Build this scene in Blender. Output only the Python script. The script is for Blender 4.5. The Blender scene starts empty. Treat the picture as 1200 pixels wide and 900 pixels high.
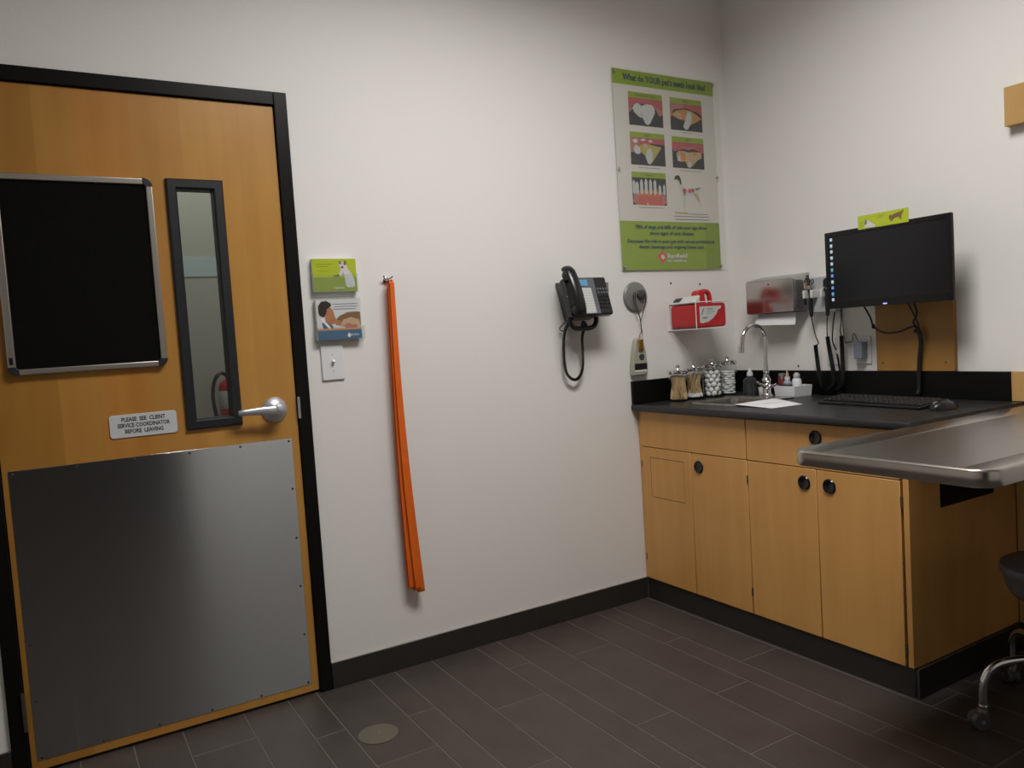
import bpy, bmesh, math, random
from mathutils import Vector, Matrix
R = math.radians
PI = math.pi
random.seed(7)
scene = bpy.context.scene
C = scene.collection

# ---------------------------------------------------------------- camera
def make_camera():
    yaw, pitch, roll = R(30.7208), R(-3.4612), R(-3.6691)
    f = Vector((math.sin(yaw) * math.cos(pitch), math.cos(yaw) * math.cos(pitch), math.sin(pitch)))
    rt = Vector((math.cos(yaw), -math.sin(yaw), 0))
    up = rt.cross(f)
    r2 = rt * math.cos(roll) + up * math.sin(roll)
    u2 = -rt * math.sin(roll) + up * math.cos(roll)
    m = Matrix(((r2.x, u2.x, -f.x, -3.0212), (r2.y, u2.y, -f.y, -2.8422), (r2.z, u2.z, -f.z, 1.2681), (0, 0, 0, 1)))
    cd = bpy.data.cameras.new('camera')
    cd.sensor_width = 36
    cd.lens = 36 * 920 / 1200
    cd.clip_start = 0.02
    o = bpy.data.objects.new('camera', cd)
    C.objects.link(o)
    o.matrix_world = m
    scene.camera = o
make_camera()

# ---------------------------------------------------------------- world, view and large lights
w = bpy.data.worlds.new('world')
scene.world = w
w.use_nodes = True
w.node_tree.nodes['Background'].inputs[0].default_value = (0.02, 0.02, 0.02, 1)
w.node_tree.nodes['Background'].inputs[1].default_value = 0.1
scene.view_settings.view_transform = 'Standard'
scene.view_settings.look = 'None'
scene.view_settings.exposure = 0.0
scene.view_settings.gamma = 1.0
scene.view_settings.use_curve_mapping = False

CEIL = 3.05
def area(name, loc, sx, sy, power, col, spread=180, rot=(0, 0, 0)):
    d = bpy.data.lights.new(name, 'AREA')
    d.shape = 'RECTANGLE'
    d.size, d.size_y = sx, sy
    d.energy = power
    d.color = col
    d.spread = R(spread)
    o = bpy.data.objects.new(name, d)
    o.location = loc
    o.rotation_euler = rot
    C.objects.link(o)
    return o
LX, LY = -1.62, -1.48
area('troffer_light', (LX, LY, CEIL - 0.02), 1.16, 0.56, 45, (1.0, 0.985, 0.965), 158)
area('hallway_light', (-2.3, 0.95, CEIL - 0.05), 0.6, 0.6, 13, (1.0, 1.0, 0.97))

# ---------------------------------------------------------------- materials
def nodes_of(m):
    m.use_nodes = True
    nt = m.node_tree
    return nt, nt.nodes['Principled BSDF']
def mat(name, col, rough=0.5, metal=0.0, noise=0.0, nscale=8.0, bump=0.0, bscale=60.0, spec=0.5, emit=None, estr=0.0, coat=0.0, stretch=(1, 1, 1), aniso=0.0):
    m = bpy.data.materials.new(name)
    nt, b = nodes_of(m)
    b.inputs['Base Color'].default_value = (*col, 1)
    b.inputs['Roughness'].default_value = rough
    b.inputs['Metallic'].default_value = metal
    b.inputs['Specular IOR Level'].default_value = spec
    b.inputs['Coat Weight'].default_value = coat
    if emit:
        b.inputs['Emission Color'].default_value = (*emit, 1)
        b.inputs['Emission Strength'].default_value = estr
    tc = nt.nodes.new('ShaderNodeTexCoord')
    mp = nt.nodes.new('ShaderNodeMapping')
    mp.inputs['Scale'].default_value = stretch
    nt.links.new(tc.outputs['Object'], mp.inputs[0])
    nz = nt.nodes.new('ShaderNodeTexNoise')
    nz.inputs['Scale'].default_value = nscale
    nz.inputs['Detail'].default_value = 4
    nt.links.new(mp.outputs[0], nz.inputs['Vector'])
    mr = nt.nodes.new('ShaderNodeMapRange')
    mr.inputs['To Min'].default_value = 1 - noise
    mr.inputs['To Max'].default_value = 1 + noise
    nt.links.new(nz.outputs['Fac'], mr.inputs['Value'])
    mx = nt.nodes.new('ShaderNodeVectorMath')
    mx.operation = 'SCALE'
    mx.inputs[0].default_value = col
    nt.links.new(mr.outputs[0], mx.inputs['Scale'])
    nt.links.new(mx.outputs[0], b.inputs['Base Color'])
    if bump:
        n2 = nt.nodes.new('ShaderNodeTexNoise')
        n2.inputs['Scale'].default_value = bscale
        nt.links.new(mp.outputs[0], n2.inputs['Vector'])
        bp = nt.nodes.new('ShaderNodeBump')
        bp.inputs['Strength'].default_value = bump
        bp.inputs['Distance'].default_value = 0.002
        nt.links.new(n2.outputs['Fac'], bp.inputs['Height'])
        nt.links.new(bp.outputs[0], b.inputs['Normal'])
    return m
def wood(name, a, b_, axis='Z', rough=0.42, flitch=None, scale=1.0, coat=0.0):
    """veneer: long streaks along axis, optional broad veneer leaves (flitches) across X"""
    m = bpy.data.materials.new(name)
    nt, b = nodes_of(m)
    tc = nt.nodes.new('ShaderNodeTexCoord')
    mp = nt.nodes.new('ShaderNodeMapping')
    s = {'Z': (14, 14, 0.9), 'X': (0.9, 14, 14), 'Y': (14, 0.9, 14)}[axis]
    mp.inputs['Scale'].default_value = tuple(v * scale for v in s)
    nt.links.new(tc.outputs['Object'], mp.inputs[0])
    nz = nt.nodes.new('ShaderNodeTexNoise')
    nz.inputs['Scale'].default_value = 1.0
    nz.inputs['Detail'].default_value = 6
    nz.inputs['Roughness'].default_value = 0.6
    nt.links.new(mp.outputs[0], nz.inputs['Vector'])
    n2 = nt.nodes.new('ShaderNodeTexNoise')
    n2.inputs['Scale'].default_value = 5.0
    nt.links.new(tc.outputs['Object'], n2.inputs['Vector'])
    ad = nt.nodes.new('ShaderNodeMath')
    ad.operation = 'MULTIPLY_ADD'
    ad.inputs[1].default_value = 0.45
    nt.links.new(n2.outputs['Fac'], ad.inputs[0])
    nt.links.new(nz.outputs['Fac'], ad.inputs[2])
    cr = nt.nodes.new('ShaderNodeValToRGB')
    cr.color_ramp.elements[0].position = 0.45
    cr.color_ramp.elements[1].position = 1.0
    cr.color_ramp.elements[0].color = (*a, 1)
    cr.color_ramp.elements[1].color = (*b_, 1)
    nt.links.new(ad.outputs[0], cr.inputs[0])
    out = cr.outputs[0]
    if flitch:
        sp = nt.nodes.new('ShaderNodeSeparateXYZ')
        nt.links.new(tc.outputs['Object'], sp.inputs[0])
        r2 = nt.nodes.new('ShaderNodeValToRGB')
        r2.color_ramp.interpolation = 'CONSTANT'
        mr = nt.nodes.new('ShaderNodeMapRange')
        mr.inputs['From Min'].default_value = flitch[0][0]
        mr.inputs['From Max'].default_value = flitch[-1][0] + 0.001
        nt.links.new(sp.outputs['X'], mr.inputs['Value'])
        nt.links.new(mr.outputs[0], r2.inputs[0])
        lo, hi = flitch[0][0], flitch[-1][0]
        els = r2.color_ramp.elements
        while len(els) < len(flitch):
            els.new(0.5)
        for e, (px, g) in zip(els, flitch):
            e.position = (px - lo) / (hi - lo)
            e.color = (g[0], g[1], g[2], 1)
        mm = nt.nodes.new('ShaderNodeMixRGB')
        mm.blend_type = 'MULTIPLY'
        mm.inputs[0].default_value = 1
        nt.links.new(out, mm.inputs[1])
        nt.links.new(r2.outputs[0], mm.inputs[2])
        out = mm.outputs[0]
    nt.links.new(out, b.inputs['Base Color'])
    b.inputs['Roughness'].default_value = rough
    b.inputs['Coat Weight'].default_value = coat
    return m
def clear(name, tint=(1, 1, 1), rough=0.03, ior=1.45, base=0.05, diff=0.0, dcol=(0.9, 0.9, 0.9)):
    """thin clear plastic or glass: see-through with fresnel reflections"""
    m = bpy.data.materials.new(name)
    m.use_nodes = True
    nt = m.node_tree
    nt.nodes.clear()
    out = nt.nodes.new('ShaderNodeOutputMaterial')
    tr = nt.nodes.new('ShaderNodeBsdfTransparent')
    tr.inputs[0].default_value = (*tint, 1)
    gl = nt.nodes.new('ShaderNodeBsdfGlossy')
    gl.inputs['Roughness'].default_value = rough
    lw = nt.nodes.new('ShaderNodeLayerWeight')
    lw.inputs['Blend'].default_value = 0.5
    pw = nt.nodes.new('ShaderNodeMath')
    pw.operation = 'POWER'
    pw.inputs[1].default_value = 4.0
    nt.links.new(lw.outputs['Facing'], pw.inputs[0])
    mu = nt.nodes.new('ShaderNodeMath')
    mu.operation = 'MULTIPLY'
    mu.inputs[1].default_value = 0.7
    nt.links.new(pw.outputs[0], mu.inputs[0])
    mx = nt.nodes.new('ShaderNodeMixShader')
    src = tr.outputs[0]
    if diff:
        df = nt.nodes.new('ShaderNodeBsdfDiffuse')
        df.inputs[0].default_value = (*dcol, 1)
        m0 = nt.nodes.new('ShaderNodeMixShader')
        m0.inputs[0].default_value = diff
        nt.links.new(tr.outputs[0], m0.inputs[1])
        nt.links.new(df.outputs[0], m0.inputs[2])
        src = m0.outputs[0]
    ad = nt.nodes.new('ShaderNodeMath')
    ad.operation = 'ADD'
    ad.use_clamp = True
    ad.inputs[1].default_value = base
    nt.links.new(mu.outputs[0], ad.inputs[0])
    nt.links.new(ad.outputs[0], mx.inputs[0])
    nt.links.new(src, mx.inputs[1])
    nt.links.new(gl.outputs[0], mx.inputs[2])
    nt.links.new(mx.outputs[0], out.inputs[0])
    return m
def brushed(name, col, rough, aniso, rot=0.0, axis='Z', stretch=(1, 1, 60)):
    m = mat(name, col, rough, 1.0, noise=0.04, nscale=6, stretch=stretch)
    nt = m.node_tree
    b = nt.nodes['Principled BSDF']
    b.inputs['Anisotropic'].default_value = aniso
    b.inputs['Anisotropic Rotation'].default_value = rot
    tg = nt.nodes.new('ShaderNodeTangent')
    tg.direction_type = 'RADIAL'
    tg.axis = axis
    nt.links.new(tg.outputs[0], b.inputs['Tangent'])
    return m

M = {}
M['wall'] = mat('wall_paint', (0.765, 0.742, 0.71), 0.62, noise=0.015, nscale=3, bump=0.25, bscale=220)
M['ceil'] = mat('ceiling_tile', (0.72, 0.71, 0.68), 0.9, noise=0.04, nscale=40)
M['hall'] = mat('hallway_paint', (0.50, 0.48, 0.42), 0.7, noise=0.02)
M['dark'] = mat('painted_room_shade', (0.06, 0.055, 0.05), 0.8)  # shade of an unlit room put into the colour
M['grout'] = mat('grout', (0.115, 0.10, 0.086), 0.9)
M['basetile'] = mat('dark_base_tile', (0.026, 0.022, 0.018), 0.42, noise=0.2, nscale=20)
M['caulk'] = mat('grey_caulk', (0.30, 0.28, 0.25), 0.7)
M['darkcaulk'] = mat('dark_caulk', (0.06, 0.055, 0.05), 0.6)
M['doorwood'] = wood('maple_door_veneer', (0.42, 0.20, 0.040), (0.52, 0.27, 0.062), 'Z', 0.34,
    flitch=[(-3.16, (0.80, 0.74, 0.60)), (-2.985, (0.92, 0.88, 0.80)), (-2.872, (1.0, 0.88, 0.78)), (-2.72, (0.98, 0.93, 0.90)), (-2.56, (1.05, 1.04, 1.0)), (-2.38, (1.0, 0.98, 0.92)), (-2.24, (1, 1, 1))])
M['cabwood'] = wood('maple_cabinet_veneer', (0.56, 0.28, 0.078), (0.66, 0.35, 0.108), 'Z', 0.38)
M['blockwood'] = wood('maple_board', (0.44, 0.26, 0.085), (0.53, 0.33, 0.12), 'Z', 0.4)
M['boardwood'] = wood('honey_maple_board', (0.30, 0.145, 0.030), (0.38, 0.19, 0.042), 'Z', 0.45)
M['frame'] = mat('black_frame_paint', (0.005, 0.0045, 0.0045), 0.35, spec=0.2)
M['winframe'] = mat('dark_window_trim', (0.012, 0.013, 0.017), 0.42)
M['felt'] = mat('black_felt', (0.0065, 0.0065, 0.006), 0.95, noise=0.3, nscale=300, bump=0.5, bscale=500, spec=0.05)
M['alu'] = mat('satin_aluminium', (0.42, 0.39, 0.35), 0.38, 0.85)
M['blackplastic'] = mat('black_plastic', (0.008, 0.008, 0.009), 0.33)
M['knob'] = mat('black_knob', (0.0035, 0.0035, 0.004), 0.22)
M['cornerplastic'] = mat('charcoal_corner', (0.018, 0.019, 0.022), 0.4)
M['kick'] = brushed('kick_plate_steel', (0.60, 0.62, 0.62), 0.21, 0.98, rot=0.25)
M['screw'] = mat('screw_steel', (0.12, 0.11, 0.10), 0.4, 0.9)
M['steelscrew'] = mat('bright_screw', (0.5, 0.48, 0.45), 0.3, 1.0)
M['chrome'] = mat('chrome', (0.72, 0.72, 0.73), 0.09, 1.0)
M['satin'] = mat('satin_chrome', (0.56, 0.56, 0.57), 0.26, 1.0)
M['leversteel'] = mat('lever_satin_steel', (0.62, 0.63, 0.65), 0.36, 0.85)
M['hinge'] = mat('worn_hinge_steel', (0.16, 0.15, 0.12), 0.4, 0.9)
M['glass'] = clear('window_glass', (0.86, 0.90, 0.88), 0.02, 1.5, 0.03)
M['jar'] = clear('jar_glass', (0.99, 0.995, 0.99), 0.02, 1.5, 0.03)
M['posterclear'] = clear('poster_acrylic', (0.985, 0.99, 0.985), 0.10, 1.45, 0.02, 0.015, (0.8, 0.8, 0.78))
M['acrylic'] = clear('clear_acrylic', (0.97, 0.985, 0.98), 0.08, 1.45, 0.025, 0.022, (0.8, 0.8, 0.78))
M['signplate'] = mat('sign_white', (0.60, 0.61, 0.62), 0.4)
M['ink'] = mat('dark_ink', (0.035, 0.04, 0.05), 0.6)
M['greyink'] = mat('grey_ink', (0.16, 0.16, 0.18), 0.6)
M['navyink'] = mat('navy_ink', (0.012, 0.055, 0.085), 0.6)
M['white'] = mat('white_plastic', (0.72, 0.73, 0.74), 0.35)
M['offwhite'] = mat('warm_white_plastic', (0.62, 0.61, 0.57), 0.4)
M['paper'] = mat('white_paper', (0.74, 0.74, 0.75), 0.85)
M['poster'] = mat('poster_white', (0.62, 0.58, 0.54), 0.35)
M['lime'] = mat('lime_green_print', (0.245, 0.34, 0.022), 0.35, noise=0.03)
M['limedark'] = mat('darker_lime_print', (0.20, 0.28, 0.02), 0.4)
M['limecard'] = mat('card_lime', (0.42, 0.50, 0.02), 0.35)
M['limecard2'] = mat('card_olive', (0.26, 0.33, 0.035), 0.35)
M['photoblack'] = mat('photo_black', (0.022, 0.022, 0.026), 0.35)
M['gum'] = mat('gum_pink', (0.42, 0.085, 0.10), 0.35, noise=0.25, nscale=40)
M['gumred'] = mat('gum_red', (0.50, 0.10, 0.075), 0.35, noise=0.25, nscale=60)
M['gumpale'] = mat('gum_rose', (0.40, 0.16, 0.15), 0.35, noise=0.2, nscale=40)
M['tooth'] = mat('tooth_white', (0.50, 0.51, 0.50), 0.35, noise=0.12, nscale=30)
M['toothgrey'] = mat('tooth_grey', (0.34, 0.35, 0.35), 0.35)
M['toothyellow'] = mat('tooth_yellow', (0.40, 0.33, 0.10), 0.35, noise=0.25, nscale=50)
M['toothorange'] = mat('tooth_orange', (0.50, 0.22, 0.06), 0.35, noise=0.3, nscale=50)
M['toothtan'] = mat('tooth_tan', (0.48, 0.33, 0.20), 0.35, noise=0.25, nscale=50)
M['orangeprint'] = mat('orange_print', (0.62, 0.27, 0.10), 0.4)
M['blueprint'] = mat('blue_print', (0.045, 0.12, 0.22), 0.4)
M['logored'] = mat('logo_red', (0.60, 0.10, 0.06), 0.4)
M['skin'] = mat('printed_skin', (0.40, 0.17, 0.08), 0.5, noise=0.2, nscale=60)
M['hair'] = mat('printed_dark_hair', (0.025, 0.015, 0.01), 0.5)
M['furbrown'] = mat('printed_brown_fur', (0.20, 0.11, 0.05), 0.5, noise=0.3, nscale=80)
M['furwhite'] = mat('printed_white_fur', (0.60, 0.58, 0.60), 0.5, noise=0.1, nscale=80)
M['leash'] = mat('orange_webbing', (0.72, 0.125, 0.006), 0.5, noise=0.18, nscale=60, bump=0.3, bscale=400, stretch=(1, 1, 0.3))
M['phone'] = mat('phone_black', (0.010, 0.010, 0.011), 0.28)
M['phonegrey'] = mat('phone_grey', (0.11, 0.12, 0.13), 0.35)
M['lcd'] = mat('phone_lcd', (0.10, 0.25, 0.40), 0.2, emit=(0.08, 0.24, 0.42), estr=0.22)
M['greyplate'] = mat('grey_disc', (0.24, 0.235, 0.22), 0.38, 0.3)
M['greydark'] = mat('dark_grey_disc', (0.045, 0.045, 0.045), 0.4)
M['devgrey'] = mat('device_beige_grey', (0.36, 0.35, 0.28), 0.45)
M['string'] = mat('black_string', (0.015, 0.015, 0.015), 0.8)
M['brass'] = mat('brass_clip', (0.70, 0.46, 0.11), 0.25, 1.0)
M['red'] = mat('red_plastic', (0.48, 0.018, 0.022), 0.3)
M['wire'] = mat('white_coated_wire', (0.75, 0.74, 0.72), 0.35)
M['label'] = mat('label_white', (0.55, 0.56, 0.54), 0.5)
M['steel'] = mat('dispenser_steel', (0.52, 0.51, 0.49), 0.17, 1.0, noise=0.03)
M['steeldark'] = mat('dispenser_inside', (0.06, 0.06, 0.06), 0.5, 0.5)
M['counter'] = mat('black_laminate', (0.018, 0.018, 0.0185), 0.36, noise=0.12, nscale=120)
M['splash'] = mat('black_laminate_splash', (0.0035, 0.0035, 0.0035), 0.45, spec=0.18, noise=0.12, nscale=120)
M['sink'] = mat('sink_steel', (0.42, 0.40, 0.37), 0.30, 1.0, noise=0.05)
M['tabletop'] = brushed('exam_table_steel', (0.42, 0.395, 0.37), 0.34, 0.5, rot=0.0, axis='X', stretch=(1, 40, 1))
M['tablerim'] = mat('exam_rim_steel', (0.50, 0.47, 0.43), 0.26, 1.0)
M['stick'] = mat('birch_stick', (0.60, 0.42, 0.22), 0.6, noise=0.15, nscale=30)
M['cotton'] = mat('cotton', (0.78, 0.78, 0.77), 0.95, noise=0.05, nscale=80, bump=0.6, bscale=150)
M['screen'] = mat('lcd_screen_dark', (0.006, 0.006, 0.0075), 0.22, spec=0.28, emit=(0.5, 0.5, 0.55), estr=0.004)
M['bezel'] = mat('monitor_bezel', (0.006, 0.006, 0.0065), 0.28, spec=0.3)
M['icon'] = mat('icon_white_glow', (0.3, 0.35, 0.4), 0.5, emit=(0.60, 0.78, 0.92), estr=0.42)
M['iconblue'] = mat('icon_blue_glow', (0.1, 0.2, 0.4), 0.5, emit=(0.14, 0.38, 0.75), estr=0.45)
M['iconteal'] = mat('icon_teal_glow', (0.1, 0.3, 0.3), 0.5, emit=(0.12, 0.42, 0.45), estr=0.4)
M['led'] = mat('power_led', (0.2, 0.2, 0.6), 0.5, emit=(0.30, 0.28, 1.0), estr=2.2)
M['cable'] = mat('black_cable', (0.008, 0.008, 0.008), 0.45)
M['greycable'] = mat('grey_cable', (0.18, 0.17, 0.14), 0.5)
M['otogrey'] = mat('oto_station_grey', (0.42, 0.43, 0.45), 0.4)
M['noticeblue'] = mat('notice_pale_blue', (0.52, 0.60, 0.62), 0.6)
M['adapter'] = mat('adapter_grey_blue', (0.20, 0.22, 0.26), 0.45)
M['soap'] = clear('clear_bottle', (0.78, 0.81, 0.83), 0.05, 1.4, 0.05, 0.08, (0.35, 0.36, 0.38))
M['soapliquid'] = clear('pale_liquid', (0.55, 0.60, 0.64), 0.05, 1.33, 0.03, 0.06, (0.2, 0.2, 0.22))
M['darkred'] = mat('dark_red_plastic', (0.16, 0.018, 0.022), 0.35)
M['tan'] = mat('tan_rubber', (0.50, 0.32, 0.25), 0.5)
M['bluegrey'] = mat('blue_grey_plastic', (0.30, 0.36, 0.42), 0.35)
M['vinyl'] = mat('charcoal_vinyl', (0.11, 0.10, 0.105), 0.42, noise=0.08, nscale=20)
M['rubber'] = mat('grey_rubber_wheel', (0.07, 0.07, 0.062), 0.45)
M['disc'] = mat('cleanout_cover', (0.105, 0.093, 0.066), 0.5, noise=0.15, nscale=30)
M['extred'] = mat('extinguisher_red', (0.42, 0.012, 0.02), 0.3)
M['diffuser'] = mat('light_diffuser', (0.85, 0.85, 0.82), 0.6, emit=(1.0, 0.965, 0.9), estr=3.0)
M['keycap'] = mat('keycap_black', (0.013, 0.013, 0.014), 0.38)
M['tilesurf'] = None

def floor_mat():
    m = bpy.data.materials.new('charcoal_plank_tile')
    nt, b = nodes_of(m)
    at = nt.nodes.new('ShaderNodeVertexColor')
    at.layer_name = 'tone'
    tc = nt.nodes.new('ShaderNodeTexCoord')
    mp = nt.nodes.new('ShaderNodeMapping')
    mp.inputs['Scale'].default_value = (30, 4, 1)
    nt.links.new(tc.outputs['Object'], mp.inputs[0])
    nz = nt.nodes.new('ShaderNodeTexNoise')
    nz.inputs['Scale'].default_value = 1.6
    nz.inputs['Detail'].default_value = 7
    nz.inputs['Roughness'].default_value = 0.65
    nt.links.new(mp.outputs[0], nz.inputs['Vector'])
    n2 = nt.nodes.new('ShaderNodeTexNoise')
    n2.inputs['Scale'].default_value = 9
    n2.inputs['Detail'].default_value = 5
    nt.links.new(tc.outputs['Object'], n2.inputs['Vector'])
    ad = nt.nodes.new('ShaderNodeMath')
    ad.operation = 'ADD'
    nt.links.new(nz.outputs['Fac'], ad.inputs[0])
    nt.links.new(n2.outputs['Fac'], ad.inputs[1])
    cr = nt.nodes.new('ShaderNodeValToRGB')
    cr.color_ramp.elements[0].position = 0.35
    cr.color_ramp.elements[1].position = 1.0
    cr.color_ramp.elements[0].color = (0.040, 0.031, 0.027, 1)
    cr.color_ramp.elements[1].color = (0.068, 0.055, 0.049, 1)
    mr = nt.nodes.new('ShaderNodeMath')
    mr.operation = 'MULTIPLY'
    mr.inputs[1].default_value = 0.62
    nt.links.new(ad.outputs[0], mr.inputs[0])
    nt.links.new(mr.outputs[0], cr.inputs[0])
    mm = nt.nodes.new('ShaderNodeMixRGB')
    mm.blend_type = 'MULTIPLY'
    mm.inputs[0].default_value = 1
    nt.links.new(cr.outputs[0], mm.inputs[1])
    nt.links.new(at.outputs[0], mm.inputs[2])
    nt.links.new(mm.outputs[0], b.inputs['Base Color'])
    b.inputs['Roughness'].default_value = 0.5
    bp = nt.nodes.new('ShaderNodeBump')
    bp.inputs['Strength'].default_value = 0.2
    bp.inputs['Distance'].default_value = 0.002
    nt.links.new(nz.outputs['Fac'], bp.inputs['Height'])
    nt.links.new(bp.outputs[0], b.inputs['Normal'])
    return m
M['tilesurf'] = floor_mat()

# ---------------------------------------------------------------- mesh helpers
class MB:
    def __init__(s):
        s.v, s.f, s.m = [], [], []
        s.mats = []
        s.cur = 0
        s.T = Matrix.Identity(4)
    def use(s, key):
        mm = M[key]
        if mm not in s.mats:
            s.mats.append(mm)
        s.cur = s.mats.index(mm)
        return s
    def add(s, vs, fs):
        o = len(s.v)
        s.v += [s.T @ Vector(p) for p in vs]
        s.f += [tuple(i + o for i in q) for q in fs]
        s.m += [s.cur] * len(fs)
        return s
    def box(s, x0, x1, y0, y1, z0, z1):
        if x0 > x1: x0, x1 = x1, x0
        if y0 > y1: y0, y1 = y1, y0
        if z0 > z1: z0, z1 = z1, z0
        vs = [(x, y, z) for x in (x0, x1) for y in (y0, y1) for z in (z0, z1)]
        return s.add(vs, [(0, 1, 3, 2), (4, 6, 7, 5), (0, 4, 5, 1), (2, 3, 7, 6), (0, 2, 6, 4), (1, 5, 7, 3)])
    def rings(s, rings, close0=True, close1=True, loop=False):
        n = len(rings[0])
        vs = [p for r in rings for p in r]
        fs = []
        k = len(rings)
        for i in range(k if loop else k - 1):
            a, b = i * n, ((i + 1) % k) * n
            for j in range(n):
                fs.append((a + j, a + (j + 1) % n, b + (j + 1) % n, b + j))
        if not loop:
            if close0: fs.append(tuple(range(n))[::-1])
            if close1: fs.append(tuple((k - 1) * n + j for j in range(n)))
        return s.add(vs, fs)
    def lathe(s, prof, c=(0, 0, 0), axis='Z', n=24, sx=1, sy=1):
        """prof: (radius, height) pairs along the axis"""
        rs = []
        for r, h in prof:
            ring = []
            for k in range(n):
                a = 2 * PI * k / n
                u, v_ = max(r, 1e-5) * math.cos(a) * sx, max(r, 1e-5) * math.sin(a) * sy
                if axis == 'Z': p = (c[0] + u, c[1] + v_, c[2] + h)
                elif axis == 'Y': p = (c[0] + v_, c[1] + h, c[2] + u)
                else: p = (c[0] + h, c[1] + u, c[2] + v_)
                ring.append(p)
            rs.append(ring)
        return s.rings(rs)
    def tube(s, pts, r, n=10, ry=None, up=None):
        pts = [Vector(p) for p in pts]
        rs = []
        N = None
        for i, p in enumerate(pts):
            t = (pts[min(i + 1, len(pts) - 1)] - pts[max(i - 1, 0)]).normalized()
            if N is None:
                N = (Vector(up) if up else (Vector((0, 0, 1)) if abs(t.z) < .9 else Vector((1, 0, 0))))
            N = (N - t * N.dot(t)).normalized()
            B = t.cross(N)
            rr = r[i] if isinstance(r, (list, tuple)) else r
            r2 = rr if ry is None else ry
            rs.append([p + N * rr * math.cos(2 * PI * k / n) + B * r2 * math.sin(2 * PI * k / n) for k in range(n)])
        return s.rings(rs)
    def prism(s, poly, a, b, plane='XZ'):
        """extrude a 2-D outline between a and b along the missing axis"""
        def P(u, v_, w_):
            return {'XZ': (u, w_, v_), 'XY': (u, v_, w_), 'YZ': (w_, u, v_)}[plane]
        n = len(poly)
        vs = [P(u, v_, a) for u, v_ in poly] + [P(u, v_, b) for u, v_ in poly]
        fs = [tuple(range(n))[::-1], tuple(range(n, 2 * n))]
        for i in range(n):
            j = (i + 1) % n
            fs.append((i, j, n + j, n + i))
        return s.add(vs, fs)
    def poly(s, pts):
        return s.add(pts, [tuple(range(len(pts)))])
    def ball(s, c, r, n=12, sc=(1, 1, 1)):
        rs = []
        m_ = n // 2
        for i in range(m_ + 1):
            a = PI * i / m_
            rr = max(math.sin(a), 1e-3) * r
            rs.append([(c[0] + rr * math.cos(2 * PI * k / n) * sc[0], c[1] + rr * math.sin(2 * PI * k / n) * sc[1], c[2] - math.cos(a) * r * sc[2]) for k in range(n)])
        return s.rings(rs)
    def build(s, name, parent=None, bevel=0, seg=2, smooth=35, label=None):
        me = bpy.data.meshes.new(name)
        me.from_pydata([tuple(p) for p in s.v], [], s.f)
        for mm in s.mats: me.materials.append(mm)
        bm = bmesh.new()
        bm.from_mesh(me)
        for f, k in zip(bm.faces, s.m): f.material_index = k
        bmesh.ops.recalc_face_normals(bm, faces=bm.faces)
        for f in bm.faces: f.smooth = True
        bm.to_mesh(me)
        bm.free()
        me.set_sharp_from_angle(angle=R(smooth))
        o = bpy.data.objects.new(name, me)
        C.objects.link(o)
        if bevel:
            md = o.modifiers.new('bevel', 'BEVEL')
            md.width = bevel
            md.segments = seg
            md.limit_method = 'ANGLE'
            md.angle_limit = R(40)
        if parent is not None: o.parent = parent
        if label: o['label'] = label
        return o
def mb(key):
    return MB().use(key)
def rrect(x0, x1, z0, z1, r, n=5):
    out = []
    for cx, cz, a0 in ((x1 - r, z1 - r, 0), (x0 + r, z1 - r, 90), (x0 + r, z0 + r, 180), (x1 - r, z0 + r, 270)):
        for k in range(n + 1):
            a = R(a0 + 90 * k / n)
            out.append((cx + r * math.cos(a), cz + r * math.sin(a)))
    return out
def circ(cx, cz, r, n=24, sx=1, sz=1):
    return [(cx + r * sx * math.cos(2 * PI * k / n), cz + r * sz * math.sin(2 * PI * k / n)) for k in range(n)]
def spline(pts, n=8):
    """Catmull-Rom through the points"""
    P = [Vector(p) for p in pts]
    P = [P[0] * 2 - P[1]] + P + [P[-1] * 2 - P[-2]]
    out = []
    for i in range(1, len(P) - 2):
        for k in range(n):
            t = k / n
            a, b, c, d = P[i - 1], P[i], P[i + 1], P[i + 2]
            out.append(0.5 * ((2 * b) + (c - a) * t + (2 * a - 5 * b + 4 * c - d) * t * t + (3 * b - a - 3 * c + d) * t ** 3))
    out.append(P[-2])
    return out
def thing(name, label, cat, loc=(0, 0, 0), group=None, rotz=0):
    o = bpy.data.objects.new(name, None)
    o.empty_display_size = 0.05
    C.objects.link(o)
    o.location = loc
    o.rotation_euler = (0, 0, rotz)
    o['label'] = label
    o['category'] = cat
    if group: o['group'] = group
    return o
def tag(o, label, cat, group=None, kind=None):
    o['label'] = label
    o['category'] = cat
    if group: o['group'] = group
    if kind: o['kind'] = kind
    return o
def struct(o):
    o['kind'] = 'structure'
    return o
def keep(o, parent):
    """parent a mesh built in world coordinates to an Empty away from the origin"""
    o.parent = parent
    o.matrix_parent_inverse = Matrix.Translation(-parent.location)
    return o
class Art:
    """flat print in layers on a surface: u to the right, v up, out = distance from the surface"""
    def __init__(s, frame):
        s.b = MB()
        s.b.T = frame
        s.k = 0
    def p(s, key, pts, step=1):
        s.k += step
        s.b.use(key)
        s.b.poly([(u, v, 0.00018 * s.k) for u, v in pts])
        return s
    def r(s, key, u0, u1, v0, v1):
        return s.p(key, [(u0, v0), (u1, v0), (u1, v1), (u0, v1)])
    def build(s, name, parent=None):
        me_o = s.b.build(name, parent)
        return me_o
def frame_left(x, y, z):
    """surface on the left (door) wall: u=+x, v=+z, out=-y"""
    return Matrix(((1, 0, 0, x), (0, 0, -1, y), (0, 1, 0, z), (0, 0, 0, 1)))
def frame_right(x, y, z):
    """surface on the right wall: u=-y, v=+z, out=-x"""
    return Matrix(((0, 0, -1, x), (-1, 0, 0, y), (0, 1, 0, z), (0, 0, 0, 1)))
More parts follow.
